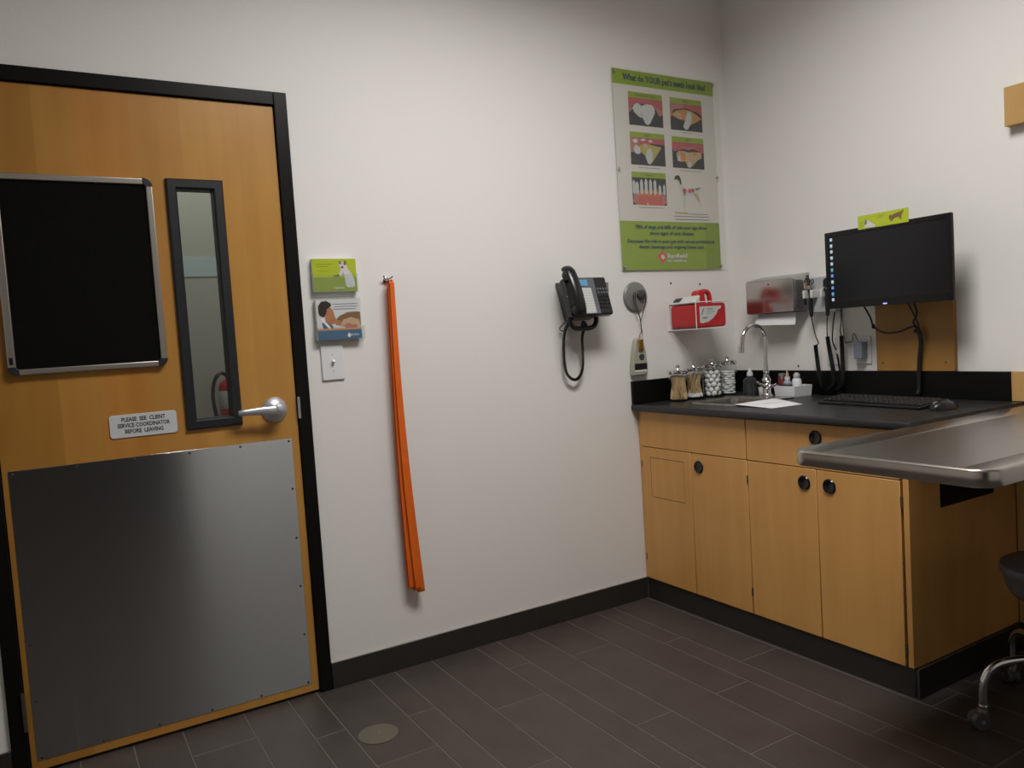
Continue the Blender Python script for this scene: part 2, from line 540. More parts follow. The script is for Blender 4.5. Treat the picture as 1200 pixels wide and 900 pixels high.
def text(body, frame, size, key, name='lettering', parent=None, align='CENTER', width=None, bold=0.0):
    cu = bpy.data.curves.new('txt', 'FONT')
    cu.body = body
    cu.size = size
    cu.align_x = align
    cu.align_y = 'CENTER'
    cu.offset = bold
    cu.resolution_u = 2
    cu.space_line = 1.0
    o = bpy.data.objects.new('txt', cu)
    C.objects.link(o)
    bpy.context.view_layer.update()
    dg = bpy.context.evaluated_depsgraph_get()
    me = bpy.data.meshes.new_from_object(o.evaluated_get(dg))
    bpy.data.objects.remove(o)
    if width:
        xs = [v.co.x for v in me.vertices]
        w0 = max(xs) - min(xs)
        for v in me.vertices: v.co.x *= width / w0
    me.transform(frame)
    me.materials.clear()
    me.materials.append(M[key])
    me.name = name
    r = bpy.data.objects.new(name, me)
    C.objects.link(r)
    if parent is not None: r.parent = parent
    return r

# ================================================================ THE ROOM
X0, X1, Y0, Y1 = -4.05, 0.0, -4.0, 0.0      # room: side wall, right wall, rear wall, left (door) wall
FW = 0.049
DXL, DXR, DH = -3.156, -2.2455, 2.134

# floor: mixed width plank tiles laid towards the door wall
def build_floor():
    b = mb('grout')
    b.box(X0 - .1, X1 + .1, Y0 - .1, 1.75, -0.05, -0.0012)
    xs = [-0.675, -0.878, -0.978, -1.137, -1.335, -1.492, -1.592, -1.795, -1.951, -2.056, -2.258, -2.361, -2.518, -2.719, -2.870]
    joints = [-0.776, -0.465, -0.905, -0.327, -0.905, -0.276, -0.529, -0.905, -0.384, -0.62, -0.336, -0.70, -0.20, -0.55]
    strips = [(xs[i + 1], xs[i], joints[i]) for i in range(len(xs) - 1)]
    seq = [0.155, 0.203, 0.101]
    x = xs[-1]; k = 0
    while x > X0 - .05:
        wd = seq[k % 3]; strips.append((x - wd, x, -random.random() * .9)); x -= wd; k += 1
    x = xs[0]
    for wd, j in ((0.155, -0.48), (0.101, -0.776), (0.203, -0.47), (0.155, -0.2), (.1, -.5)):
        strips.append((x, x + wd, j)); x += wd
    b.use('tilesurf')
    tones = []
    L = 0.913
    g = 0.0020
    for (a, c, j) in strips:
        y = j - 4 * L
        while y < 1.75:
            y0, y1 = max(y, Y0), min(y + L, 1.70)
            if y1 - y0 > .01:
                n0 = len(b.f)
                e = 0.0012
                b.add([(a + g, y0 + g, -0.0015), (c - g, y0 + g, -0.0015), (c - g, y1 - g, -0.0015), (a + g, y1 - g, -0.0015),
                       (a + g + e, y0 + g + e, 0), (c - g - e, y0 + g + e, 0), (c - g - e, y1 - g - e, 0), (a + g + e, y1 - g - e, 0)],
                      [(4, 5, 6, 7), (0, 1, 5, 4), (1, 2, 6, 5), (2, 3, 7, 6), (3, 0, 4, 7)])
                t = random.uniform(0.90, 1.10)
                tones += [(n0 + i, t) for i in range(5)]
            y += L
    o = b.build('floor')
    col = o.data.color_attributes.new('tone', 'FLOAT_COLOR', 'CORNER')
    T = dict(tones)
    for p in o.data.polygons:
        t = T.get(p.index, 1.0)
        for li in p.loop_indices: col.data[li].color = (t, t * .99, t * .98, 1)
    struct(o)
build_floor()

b = mb('wall')
ox0, ox1, oz = DXL - FW + .01, DXR + FW - .01, DH + FW - .01
b.box(X0 - .12, ox0, 0, .12, 0, CEIL); b.box(ox1, X1 + .12, 0, .12, 0, CEIL); b.box(ox0, ox1, 0, .12, oz, CEIL)
struct(b.build('wall_left'))
struct(mb('wall').box(0, .12, Y0 - .12, 0, 0, CEIL).build('wall_right'))
struct(mb('wall').box(X0 - .12, X0, Y0 - .12, 0, 0, CEIL).build('wall_side'))
b = mb('wall')
b.box(X0, -3.75, Y0 - .12, Y0, 0, CEIL); b.box(-2.07, X1, Y0 - .12, Y0, 0, CEIL); b.box(-3.75, -2.07, Y0 - .12, Y0, 2.2, CEIL)  # opening added here; its edge shapes the dark reflection on the kick plate
struct(b.build('wall_rear'))
b = mb('dark')       # added unseen box behind the rear opening, painted dark for the kick plate reflection
b.box(-4.3, -1.6, -6.1, -6.0, 0, 2.6); b.box(-4.35, -4.3, -6, Y0 - .12, 0, 2.6); b.box(-1.6, -1.55, -6, Y0 - .12, 0, 2.6)
b.box(-4.3, -1.6, -6, Y0 - .12, 2.6, 2.65); b.box(-4.3, -1.6, -6, Y0 - .12, -.05, -.001)
struct(b.build('wall_added_dark_box'))
struct(mb('ceil').box(X0 - .12, X1 + .12, Y0 - .12, 1.8, CEIL, CEIL + .1).build('ceiling'))
b = mb('hall')
b.box(-5.2, .2, 1.6, 1.7, 0, CEIL); b.box(-5.2, -5.1, .12, 1.6, 0, CEIL); b.box(.12, .2, .12, 1.6, 0, CEIL)
struct(b.build('wall_hallway'))
b = mb('basetile').box(-5.1, .1, 1.588, 1.6, 0, .1)
struct(b.build('baseboard_hallway'))

# base tiles along the door wall, and round the foot of the cabinets
b = mb('grout')
b.box(DXR + FW + .002, -.66, -.006, 0, 0, .094)
b.use('basetile')
x = DXR + FW + .002
for xe in (-1.284, -.661):
    b.box(x, xe - .0015, -.010, -.0005, 0.001, .096); x = xe + .0015
b.use('caulk').box(DXR + FW + .002, -.662, -.009, 0, .0962, .0985)
b.use('basetile').box(X0, DXL - FW - .002, -.010, 0, 0.001, .096)
struct(b.build('baseboard_left', bevel=.0008, seg=1))
b = mb('basetile')
b.box(-.662, -.652, -1.332, -.010, .001, .0985)
b.box(-.662, -.012, -1.345, -1.3345, .001, .0985)
b.box(-.012, 0, Y0, -1.345, .001, .0985)
b.use('darkcaulk').box(-.6635, -.660, -1.3465, -1.343, .001, .0975)
struct(b.build('baseboard_right', bevel=.0008, seg=1))

# ---------------------------------------------------------------- door
b = mb('frame')
e = .012
b.box(DXL - FW, DXL - .003, -e, .135, 0, DH + FW); b.box(DXR + .003, DXR + FW, -e, .135, 0, DH + FW)
b.box(DXL - .003, DXR + .003, -e, .135, DH + .003, DH + FW)
b.box(DXL - .003, DXL + .012, .048, .10, 0, DH + .003); b.box(DXR - .012, DXR + .003, .048, .10, 0, DH + .003)
b.box(DXL + .012, DXR - .012, .048, .10, DH - .012, DH + .003)
tr = struct(b.build('trim_1', bevel=.0025))
mb('satin').box(DXR + .0015, DXR + .0105, -.0135, -.0118, 1.022, 1.100).build('strike_plate', tr, label='small steel strike plate')

door = bpy.data.objects.new('door_1', None)
C.objects.link(door)
door.location = (DXL, 0, 0)
struct(door)
WX0, WX1, WZ0, WZ1 = -2.592, -2.468, 1.052, 1.834
b = mb('doorwood')
DY = .044
b.box(DXL, WX0, 0, DY, .012, DH); b.box(WX1, DXR, 0, DY, .012, DH)
b.box(WX0, WX1, 0, DY, .012, WZ0); b.box(WX0, WX1, 0, DY, WZ1, DH)
keep(b.build('door_panel'), door)
b = mb('winframe')
def bar_frame(b, x0, x1, z0, z1, w_, ya, yb):
    """mitred, slightly bevelled frame on the left wall"""
    oo = [(x0, z0), (x1, z0), (x1, z1), (x0, z1)]
    s_ = .005
    rings = []
    for d, y in ((0, ya), (0, yb + s_), (s_, yb), (w_ - s_, yb), (w_, yb + s_), (w_, ya)):
        rings.append([(x0 + d, y, z0 + d), (x1 - d, y, z0 + d), (x1 - d, y, z1 - d), (x0 + d, y, z1 - d)])
    n = len(rings)
    vs = [p for r_ in rings for p in r_]
    fs = []
    for i in range(n - 1):
        for j in range(4):
            fs.append((i * 4 + j, i * 4 + (j + 1) % 4, (i + 1) * 4 + (j + 1) % 4, (i + 1) * 4 + j))
    b.add(vs, fs)
bar_frame(b, -2.621, -2.439, 1.021, 1.864, .033, .0, -.014)
b.box(WX0, -2.588, 0, DY, WZ0, WZ1); b.box(-2.472, WX1, 0, DY, WZ0, WZ1)
b.box(-2.588, -2.472, 0, DY, WZ0, 1.056); b.box(-2.588, -2.472, 0, DY, 1.830, WZ1)
wf = keep(b.build('window_frame'), door)
keep(mb('glass').box(-2.5878, -2.4722, .020, .026, 1.0562, 1.8298).build('window_pane'), door)
kp = keep(mb('kick').box(-3.141, -2.2715, -.0016, -.0001, .040, .954).build('kick_plate', bevel=.0008, seg=1), door)
for (x, z) in [(-2.284, z) for z in (.943, .769, .589, .410, .230, .049)] + [(-3.128, z) for z in (.943, .769, .589, .410, .230, .049)] + \
        [(x, z) for x in (-2.453, -2.620, -2.788, -2.955) for z in (.944, .048)]:
    s_ = mb('screw').lathe([(0, -.0016), (.0042, -.0016), (.0034, -.0028), (0, -.0030)], (x, 0, z), 'Y', 10).build('screw')
    s_.parent = kp
# lever handle
hd = bpy.data.objects.new('door_handle', None); C.objects.link(hd); hd.parent = door
hd.location = (-2.325 - DXL, 0, 1.062)
mb('leversteel').lathe([(0, 0), (.0445, 0), (.0455, -.004), (.043, -.0075), (.030, -.0105), (.024, -.014), (.0165, -.020), (.0145, -.040), (0, -.041)], (0, 0, 0), 'Y', 36).build('rosette', hd)
pts = [(0.006, -.050, .0), (-.018, -.053, .0), (-.05, -.052, .0025), (-.085, -.051, .0030), (-.116, -.050, .0025), (-.134, -.046, .002)]
pts = spline(pts, 6)
b = mb('leversteel')
n = len(pts)
rs = []
for i, p in enumerate(pts):
    t = i / (n - 1)
    h = (.0105 * (1 - t) ** 1.3 + .0095) if t < .97 else .007
    d = .0075 - .0015 * t
    rs.append([(p[0], p[1] + d * math.sin(2 * PI * k / 14), p[2] + h * math.cos(2 * PI * k / 14)) for k in range(14)])
b.rings(rs)
b.lathe([(0, -.038), (.020, -.040), (.0225, -.048), (.020, -.056), (.010, -.060), (0, -.0605)], (0.004, 0, 0), 'Y', 28)
b.build('lever', hd)
for hz in (.21, 1.07, 1.90):
    b = mb('hinge')
    for k in range(5):
        b.lathe([(0, 0), (.0058, .0006), (.0058, .0236), (0, .0242)], (DXL - .0045, -.0190, hz - .0605 + k * .0242), 'Z', 12)
    b.box(DXL - .0085, DXL - .001, -.0155, -.0123, hz - .060, hz + .060)
    keep(b.build('hinge'), door)

# ---------------------------------------------------------------- light fixture in the ceiling
lt = thing('ceiling_light', 'recessed rectangular fluorescent ceiling light over the middle of the room', 'ceiling light', (LX, LY, CEIL))
b = mb('white')
for (x0, x1, y0, y1) in ((-.61, .61, -.31, -.285), (-.61, .61, .285, .31), (-.61, -.585, -.285, .285), (.585, .61, -.285, .285)):
    b.box(x0, x1, y0, y1, -.012, -.0005)
b.build('frame', lt)
mb('diffuser').box(-.585, .585, -.285, .285, -.006, -.0008).build('diffuser', lt)

# ================================================================ ON THE DOOR
# bulletin board
bb = thing('bulletin_board', 'black felt bulletin board with silver frame and dark rounded corners on the door', 'bulletin board', (-2.886, -.001, 1.243))
bx0, bx1, bz0, bz1 = -3.113, -2.662, 1.243, 1.860
mbk = mb('felt').box(bx0 + .014, bx1 - .014, -.012, -.0012, bz0 + .012, bz1 - .012)
keep(mbk.build('felt_panel'), bb)
def rail(x0, x1, z0, z1):
    b = mb('alu')
    b.box(x0, x1, -.019, -.0012, z0, z1)
    return keep(b.build('frame_rail', bevel=.003, seg=3), bb)
rw = .024
rail(bx0 + .024, bx1 - .024, bz1 - .022, bz1 - .002); rail(bx0 + .024, bx1 - .024, bz0 + .002, bz0 + .020)
lr_ = rail(bx0 + .001, bx0 + .023, bz0 + .024, bz1 - .024); rail(bx1 - .021, bx1 - .001, bz0 + .024, bz1 - .024)
for sx, sz in ((0, 0), (1, 0), (0, 1), (1, 1)):
    cx = bx1 - .030 if sx else bx0 + .030
    cz = bz1 - .028 if sz else bz0 + .028
    sgx, sgz = (1 if sx else -1), (1 if sz else -1)
    out = [(cx, cz + sgz * .028)] + [(cx + sgx * .030 * math.sin(R(a)), cz + sgz * .028 * math.cos(R(a))) for a in range(15, 90, 15)] + [(cx + sgx * .030, cz), (cx + sgx * .006, cz), (cx + sgx * .006, cz + sgz * .006), (cx, cz + sgz * .006)]
    keep(mb('cornerplastic').prism(out, -.0205, -.0014).build('frame_corner', bevel=.0015), bb)
keep(mb('blackplastic').box(bx0 + .006, bx0 + .016, -.0194, -.0188, 1.278, 1.300).build('maker_tag'), bb)

# notice on the door
sg = thing('door_notice', 'small white plastic sign PLEASE SEE CLIENT SERVICE COORDINATOR BEFORE LEAVING on the door', 'sign', (-2.751, -.0005, 1.020))
keep(mb('signplate').prism(rrect(-2.853, -2.650, 1.0195, 1.0945, .010), -.0035, -.0004).build('plate', bevel=.0008), sg)
for i, (t, wd) in enumerate((('PLEASE  SEE  CLIENT', .132), ('SERVICE COORDINATOR', .158), ('BEFORE  LEAVING', .116))):
    keep(text(t, frame_left(-2.7515, -.0039, 1.0775 - i * .0195), .0185, 'ink', width=wd, bold=.0006), sg)

# ================================================================ ON THE LEFT WALL
sw = thing('light_switch', 'white toggle light switch plate on the wall beside the door', 'light switch', (-2.100, -.0005, 1.149))
keep(mb('white').prism(rrect(-2.1425, -2.0575, 1.149, 1.2795, .004), -.0075, -.0005).build('plate', bevel=.003, seg=3), sw)
b = mb('white').box(-2.106, -2.094, -.0085, -.007, 1.2015, 1.2265)
keep(b.build('toggle_surround'), sw)
tgm = mb('white')
tgm.T = Matrix.Translation((-2.100, -.008, 1.214)) @ Matrix.Rotation(R(-25), 4, 'X')
tgm.box(-.0046, .0046, -.015, .002, -.004, .0045)
keep(tgm.build('toggle', bevel=.0012), sw)
for z in (1.184, 1.2445):
    keep(mb('offwhite').lathe([(0, -.0074), (.0034, -.0076), (.003, -.0086), (0, -.0088)], (-2.1, 0, z), 'Y', 10).build('screw'), sw)

def holder(name, label, x0, x1, z0, z1, lip, dep):
    t = thing(name, label, 'card holder', ((x0 + x1) / 2, -.0005, z0))
    b = mb('acrylic')
    b.box(x0, x1, -.003, -.0008, z0, z1)                 # back plate
    b.box(x0, x1, -dep, -.003, z0 + .008, z0 + .0105)     # floor
    b.box(x0, x1, -dep, -dep + .002, z0 + .0105, lip)     # front lip
    b.box(x0, x0 + .002, -dep + .002, -.003, z0 + .0105, lip); b.box(x1 - .002, x1, -dep + .002, -.003, z0 + .0105, lip)
    return keep(b.build('acrylic_body', bevel=.0006, seg=1), t), t
_, h1 = holder('card_holder', 'clear acrylic card holder with the lime green cards, above the second holder', -2.158, -1.986, 1.462, 1.566, 1.538, .027)
_, h2 = holder('card_holder', 'clear acrylic card holder just above the light switch', -2.160, -1.974, 1.286, 1.456, 1.345, .030)
# green card stack
def blob(cx, cz, sx, sz, n=14): return circ(cx, cz, 1, n, sx, sz)
cd = tag(mb('paper').box(-2.1545, -1.9895, -.0225, -.0055, 1.4745, 1.594).build('card_stack'), 'stack of lime green cards with a white dog in the upper acrylic holder', 'cards')
a = Art(frame_left(-2.1545, -.0226, 1.4745))
W_, H_ = .165, .1195
a.r('limecard', 0, W_, .052, H_).r('limecard2', 0, W_, 0, .052)
a.r('limecard2', .012, .075, .098, .101).r('limecard2', .012, .060, .090, .0925).r('limecard2', .012, .070, .075, .0765)
a.p('furwhite', [(.108, .095), (.098, .060), (.104, .055), (.116, .070), (.122, .022), (.128, .014), (.150, .014), (.158, .020), (.155, .045), (.145, .065), (.132, .085), (.128, .098)])
a.p('furwhite', blob(.113, .096, .014, .012)).p('furbrown', [(.100, .108), (.104, .112), (.110, .104), (.104, .098)]).p('furbrown', [(.118, .104), (.122, .113), (.129, .108), (.127, .097), (.120, .096)])
a.p('hair', blob(.112, .088, .005, .004, 10)).p('hair', blob(.109, .100, .0016, .0016, 8)).p('hair', blob(.119, .099, .0016, .0016, 8))
a.p('furbrown', [(.075, .058), (.095, .062), (.100, .056), (.078, .054)])
a.p('orangeprint', [(.070, .010), (.076, .006), (.080, .012), (.074, .018)])
a.build('printed_front', cd)
text('Banfield', frame_left(-2.1545 + .098, -.0252, 1.4745 + .0125), .011, 'paper', parent=cd, width=.033)
# vet card stack
cd = tag(mb('paper').box(-2.1535, -1.9875, -.0250, -.0055, 1.2985, 1.444).build('card_stack'), 'photo cards with a dark haired person and brown dog, in the lower acrylic holder', 'cards')
a = Art(frame_left(-2.1535, -.0251, 1.2985))
W_, H_ = .166, .1455
a.r('signplate', 0, W_, 0, H_).r('poster', 0, .05, .04, H_)
a.r('greyink', .062, .158, .128, .1305).r('greyink', .070, .158, .119, .1213).r('greyink', .066, .150, .110, .1122)
a.p('furbrown', [(.060, .062), (.085, .085), (.115, .098), (.150, .100), (W_, .098), (W_, .050), (.130, .046), (.095, .048)])
a.p('toothtan', [(.085, .050), (.100, .072), (.130, .080), (.160, .070), (W_, .045), (.120, .040)])
a.p('furwhite', [(.004, .085), (.022, .092), (.048, .070), (.075, .055), (.085, .040), (0.0, .036), (0, .080)])
a.p('blueprint', [(.018, .060), (.030, .070), (.058, .050), (.060, .040), (.022, .038)]).p('paper', [(.012, .078), (.020, .080), (.052, .042), (.042, .040)])
a.p('skin', [(.030, .085), (.034, .062), (.050, .052), (.066, .060), (.072, .074), (.066, .090), (.062, .108), (.046, .122), (.030, .110)])
a.p('hair', [(.008, .100), (.012, .088), (.026, .082), (.036, .096), (.040, .112), (.056, .122), (.056, .132), (.040, .142), (.020, .140), (.008, .124)])
a.p('skin', blob(.078, .062, .012, .010)).p('gumpale', blob(.118, .048, .014, .010)).p('skin', blob(.140, .046, .010, .008))
a.r('orangeprint', 0, W_, .034, .041).r('blueprint', 0, W_, 0, .034)
a.p('paper', [(.110, .012), (.117, .004), (.124, .012), (.117, .024)])
a.build('printed_front', cd)
text('Banfield', frame_left(-2.1535 + .139, -.0285, 1.2985 + .015), .011, 'paper', parent=cd, width=.030)

# leash hook and leash
hk = thing('wall_hook', 'small chrome hook holding the orange leash on the wall', 'hook', (-1.865, -.0005, 1.507))
b = mb('chrome')
b.lathe([(0, 0), (.013, 0), (.013, -.004), (.006, -.007), (.005, -.020), (0, -.021)], (-1.865, -.0008, 1.512), 'Y', 20)
b.tube(spline([(-1.865, -.018, 1.512), (-1.864, -.034, 1.502), (-1.864, -.046, 1.501), (-1.865, -.053, 1.512)], 5), .0034, 8)
b.tube(spline([(-1.865, -.012, 1.514), (-1.878, -.020, 1.522), (-1.883, -.024, 1.530)], 5), .0032, 8)
b.tube(spline([(-1.865, -.012, 1.514), (-1.852, -.020, 1.520), (-1.846, -.024, 1.526)], 5), .0032, 8)
keep(b.build('hook_body'), hk)
def ribbon(b, cl, wd, th, twist=None):
    """flat webbing along a centre line of (x, y, z); width runs along +x"""
    rs = []
    n = len(cl)
    for i, p in enumerate(cl):
        t = (Vector(cl[min(i + 1, n - 1)]) - Vector(cl[max(i - 1, 0)])).normalized()
        ww = wd[i] if isinstance(wd, list) else wd
        X = Vector((1, 0, 0)); X = (X - t * X.dot(t)).normalized()
        if twist: X = (Matrix.Rotation(twist[i], 3, t) @ X)
        Nn = t.cross(X).normalized()
        P = Vector(p)
        rs.append([P - X * ww / 2 - Nn * th / 2, P + X * ww / 2 - Nn * th / 2, P + X * ww / 2 + Nn * th / 2, P - X * ww / 2 + Nn * th / 2])
    b.rings(rs)
def loop_pts(xt, xb, yf, yb, zt, zb, xc=0.0, n=22):
    out = []
    for k in range(n):
        t = k / (n - 1)
        out.append((xt + (xb - xt) * t + xc * math.sin(PI * t), yf, zt + (zb + (yb - yf) / 2 - zt) * t))
    r_ = (yb - yf) / 2
    for k in range(1, 8):
        an = PI * k / 8
        out.append((xb, (yf + yb) / 2 - r_ * math.cos(an), zb + r_ - r_ * math.sin(an)))
    for k in range(n):
        t = 1 - k / (n - 1)
        out.append((xt + (xb - xt) * t + xc * math.sin(PI * t), yb, zt + (zb + r_ - zt) * t))
    return out
b = mb('leash')
wt = [.0165 + .0075 * min(1, k / 14) for k in range(22)]
wd = wt + [.024] * 7 + wt[::-1]
ribbon(b, loop_pts(-1.8625, -1.8440, -.052, -.020, 1.500, .3050, -.012), wd, .0022)
ribbon(b, loop_pts(-1.8600, -1.8275, -.047, -.026, 1.498, .2960, -.014), wd, .0022)
ribbon(b, loop_pts(-1.8665, -1.8655, -.043, -.030, 1.498, .3180, -.008), wd, .0022)
ribbon(b, loop_pts(-1.8600, -1.8510, -.038, -.034, 1.498, .3900, -.012), wd, .0020)
ribbon(b, [(-1.8635, -.052, 1.499), (-1.8633, -.050, 1.5065), (-1.863, -.044, 1.510), (-1.863, -.036, 1.510), (-1.863, -.025, 1.507), (-1.863, -.020, 1.499)], .016, .0022)
tag(b.build('leash'), 'long folded bright orange webbing leash hanging from the small chrome hook', 'leash')

# ---------------------------------------------------------------- dental poster
po = thing('dental_poster', 'lime green and white poster about pet teeth behind clear acrylic near the room corner', 'poster', (-.398, -.0005, 1.533))
PX0, PX1, PZ0, PZ1 = -.715, -.081, 1.533, 2.451
sh = keep(mb('paper').box(PX0 + .004, PX1 - .004, -.0085, -.0075, PZ0 + .004, PZ1 - .004).build('sheet'), po)
a = Art(frame_left(PX0, -.0086, PZ0))
pw, ph = PX1 - PX0, PZ1 - PZ0
a.r('poster', .004, pw - .004, .004, ph - .004)
a.r('lime', .004, pw - .004, ph - .071, ph - .004).r('lime', .004, pw - .004, .004, .230)
a.r('limedark', pw - .10, pw - .004, .004, .230)
o = a.build('printed_background'); keep(o, po)
def photo(x0, x1, z0, z1, zs, kind):
    """one picture with its green title strip; corners in world x, z"""
    a = Art(frame_left(x0, -.0091, z0))
    w_, h_, hs = x1 - x0, z1 - z0, zs - z0
    a.r('photoblack', 0, w_, 0, hs).r('lime', 0, w_, hs, h_)
    def P(k, pts): a.p(k, [(u * w_, v * hs) for u, v in pts])
    if kind == 'healthy':
        P('gum', [(0, .62), (.10, .68), (.25, .80), (.5, .80), (.75, .74), (.88, .56), (1, .50), (1, 1), (0, 1)])
        P('gumpale', [(0, .62), (0, .45), (.06, .50), (.14, .66)])
        P('gumpale', [(.78, .72), (.86, .44), (.94, .42), (1, .52), (1, .62)])
        P('tooth', [(.11, .60), (.16, .74), (.26, .82), (.36, .74), (.40, .60), (.38, .42), (.36, .28), (.28, .32), (.15, .48)])
        P('tooth', [(.36, .72), (.50, .80), (.68, .80), (.76, .68), (.76, .50), (.68, .30), (.60, .10), (.53, .04), (.46, .10), (.38, .32), (.35, .50)])
        P('toothgrey', [(.34, .44), (.40, .52), (.40, .34), (.37, .28)])
    elif kind == 'orange':
        P('gumpale', [(0, .40), (.1, .75), (.5, .85), (1, .70), (1, 1), (0, 1)])
        P('gum', [(.45, .85), (.8, .80), (1, .60), (1, 1), (.4, 1)])
        P('toothorange', [(.03, .55), (.18, .72), (.45, .80), (.62, .78), (.88, .60), (.98, .50), (.80, .36), (.66, .26), (.5, .34), (.38, .40), (.28, .40), (.12, .48)])
        P('toothtan', [(.10, .58), (.22, .68), (.36, .62), (.36, .42), (.28, .42)])
        P('toothyellow', [(.44, .40), (.55, .76), (.70, .74), (.74, .50), (.66, .26)])
        P('tooth', [(.38, .14), (.46, .40), (.54, .70), (.62, .72), (.66, .56), (.64, .30), (.54, .08), (.46, .03)])
    elif kind == 'yellow':
        P('gum', [(0, .55), (.3, .72), (.6, .80), (1, .80), (1, 1), (0, 1)])
        P('gumpale', [(0, .45), (.1, .45), (.2, .60), (.25, .95), (0, .95)])
        P('furwhite', [(.06, .90), (.18, .95), (.22, .84), (.12, .78)]); P('furwhite', [(.30, .94), (.40, .97), (.44, .90), (.33, .88)]); P('furwhite', [(.52, .92), (.62, .94), (.64, .87), (.54, .86)])
        P('toothyellow', [(.20, .66), (.40, .80), (.60, .76), (.90, .70), (.80, .50), (.66, .22), (.56, .05), (.46, .12), (.40, .36), (.30, .46)])
        P('tooth', [(.08, .60), (.16, .74), (.26, .64), (.28, .44), (.20, .38), (.12, .42)])
        P('tooth', [(.42, .30), (.46, .55), (.56, .62), (.62, .50), (.62, .20), (.54, .04), (.47, .08)])
        P('toothtan', [(.34, .70), (.44, .78), (.52, .68), (.42, .60)])
    elif kind == 'brown':
        P('gum', [(0, .80), (.05, .62), (.3, .72), (.7, .76), (1, .62), (1, 1), (0, 1)])
        P('gumpale', [(.10, .90), (.5, .80), (.9, .92), (.5, .72)])
        P('toothtan', [(.12, .55), (.20, .66), (.34, .66), (.52, .62), (.70, .66), (.92, .66), (.92, .44), (.76, .32), (.64, .14), (.52, .02), (.44, .10), (.40, .28), (.26, .24), (.16, .26)])
        P('toothorange', [(.26, .60), (.40, .58), (.42, .34), (.34, .28), (.27, .38)]); P('toothorange', [(.62, .66), (.78, .66), (.76, .52), (.66, .50)])
        P('tooth', [(.14, .30), (.18, .48), (.24, .44), (.24, .26)]); P('tooth', [(.46, .12), (.50, .26), (.58, .24), (.56, .06), (.51, .03)])
    elif kind == 'front':
        P('gumpale', [(0, .10), (.05, .50), (.95, .50), (1, .10), (.9, 0), (.1, 0)])
        P('gumred', [(.15, .05), (.20, .45), (.34, .58), (.50, .52), (.66, .58), (.84, .40), (.88, .05), (.8, 0), (.2, 0)])
        for (u, t_, wd_) in ((.05, .92, .08), (.14, .86, .09), (.27, .95, .085), (.40, .98, .085), (.53, .96, .085), (.66, .95, .085), (.80, .78, .08), (.93, .80, .07)):
            P('tooth', [(u - wd_ / 2, .45), (u - wd_ / 2, t_ - .10), (u, t_), (u + wd_ / 2, t_ - .10), (u + wd_ / 2, .45), (u, .36)])
        for u in (.21, .34, .47, .60, .73):
            P('toothorange', [(u - .03, .30), (u, .62), (u + .03, .30)])
        P('tooth', [(.38, .0), (.41, .10), (.44, .0)])
    o = a.build('photo')
    keep(o, po)
for (x0, x1, z0, z1, zs, k) in ((-.625, -.419, 2.201, 2.352, 2.326, 'healthy'), (-.372, -.167, 2.199, 2.350, 2.325, 'orange'),
                                (-.626, -.417, 2.021, 2.171, 2.146, 'yellow'), (-.371, -.166, 2.020, 2.168, 2.143, 'brown'), (-.628, -.421, 1.838, 1.989, 1.963, 'front')):
    photo(x0, x1, z0, z1, zs, k)
FT = -.0118
def ptxt(t, x, z, size, key, width=None, bold=0.0, align='CENTER'):
    keep(text(t, frame_left(x, FT, z), size, key, width=width, bold=bold, align=align), po)
ptxt("What do YOUR pet's teeth look like?", -.393, 2.4130, .040, 'navyink', .515, .0010)
ptxt('Healthy teeth and gums', -.522, 2.339, .013, 'navyink', .120)
ptxt('Stage 1', -.270, 2.3375, .013, 'navyink', .040); ptxt('Stage 2', -.521, 2.1585, .013, 'navyink', .040)
ptxt('Stage 3', -.269, 2.1555, .013, 'navyink', .040); ptxt('Stage 4', -.524, 1.976, .013, 'navyink', .040)
ptxt('78% of dogs and 68% of cats over age three', -.398, 1.7360, .0235, 'navyink', .450, .0005)
ptxt('show signs of oral disease.', -.398, 1.7075, .0235, 'navyink', .280, .0005)
ptxt('Decrease the risk in your pet with annual professional', -.401, 1.6700, .0235, 'navyink', .548, .0005)
ptxt('dental cleanings and ongoing home care.', -.400, 1.6440, .0235, 'navyink', .415, .0005)
ptxt('Banfield', -.374, 1.6010, .030, 'poster', .126, .0008)
ptxt('PET HOSPITAL', -.374, 1.5770, .016, 'poster', .126, .0006)
# printed captions, logo and the walking dog
a = Art(frame_left(0, -.0091, 0))
for (x0, x1, z) in ((-.585, -.450, 2.009), (-.330, -.190, 2.008), (-.590, -.440, 1.826), (-.300, -.240, 2.189)):
    a.r('greyink', x0, x1, z - .0012, z + .0012)
    keep(a.build('caption_line'), po)
    a = Art(frame_left(0, -.0091, 0))
a.r('toothyellow', -.372, -.290, 1.803, 1.810).r('greyink', -.285, -.160, 1.801, 1.804).r('greyink', -.380, -.152, 1.789, 1.792).r('greyink', -.375, -.150, 1.774, 1.777)
keep(a.build('small_print'), po)
a = Art(frame_left(0, -.0091, 0))
a.p('tooth', [(-.362, 1.972), (-.340, 1.980), (-.330, 1.960), (-.318, 1.935), (-.290, 1.920), (-.262, 1.922), (-.232, 1.925), (-.205, 1.930), (-.215, 1.900), (-.206, 1.868), (-.196, 1.836), (-.204, 1.836), (-.224, 1.868), (-.244, 1.890), (-.270, 1.896), (-.296, 1.886), (-.304, 1.858), (-.306, 1.822), (-.316, 1.822), (-.316, 1.858), (-.322, 1.890), (-.334, 1.920), (-.346, 1.952), (-.362, 1.958)])
a.p('hair', [(-.368, 1.962), (-.362, 1.978), (-.350, 1.985), (-.334, 1.984), (-.326, 1.968), (-.322, 1.945), (-.328, 1.940), (-.338, 1.958), (-.350, 1.966)])
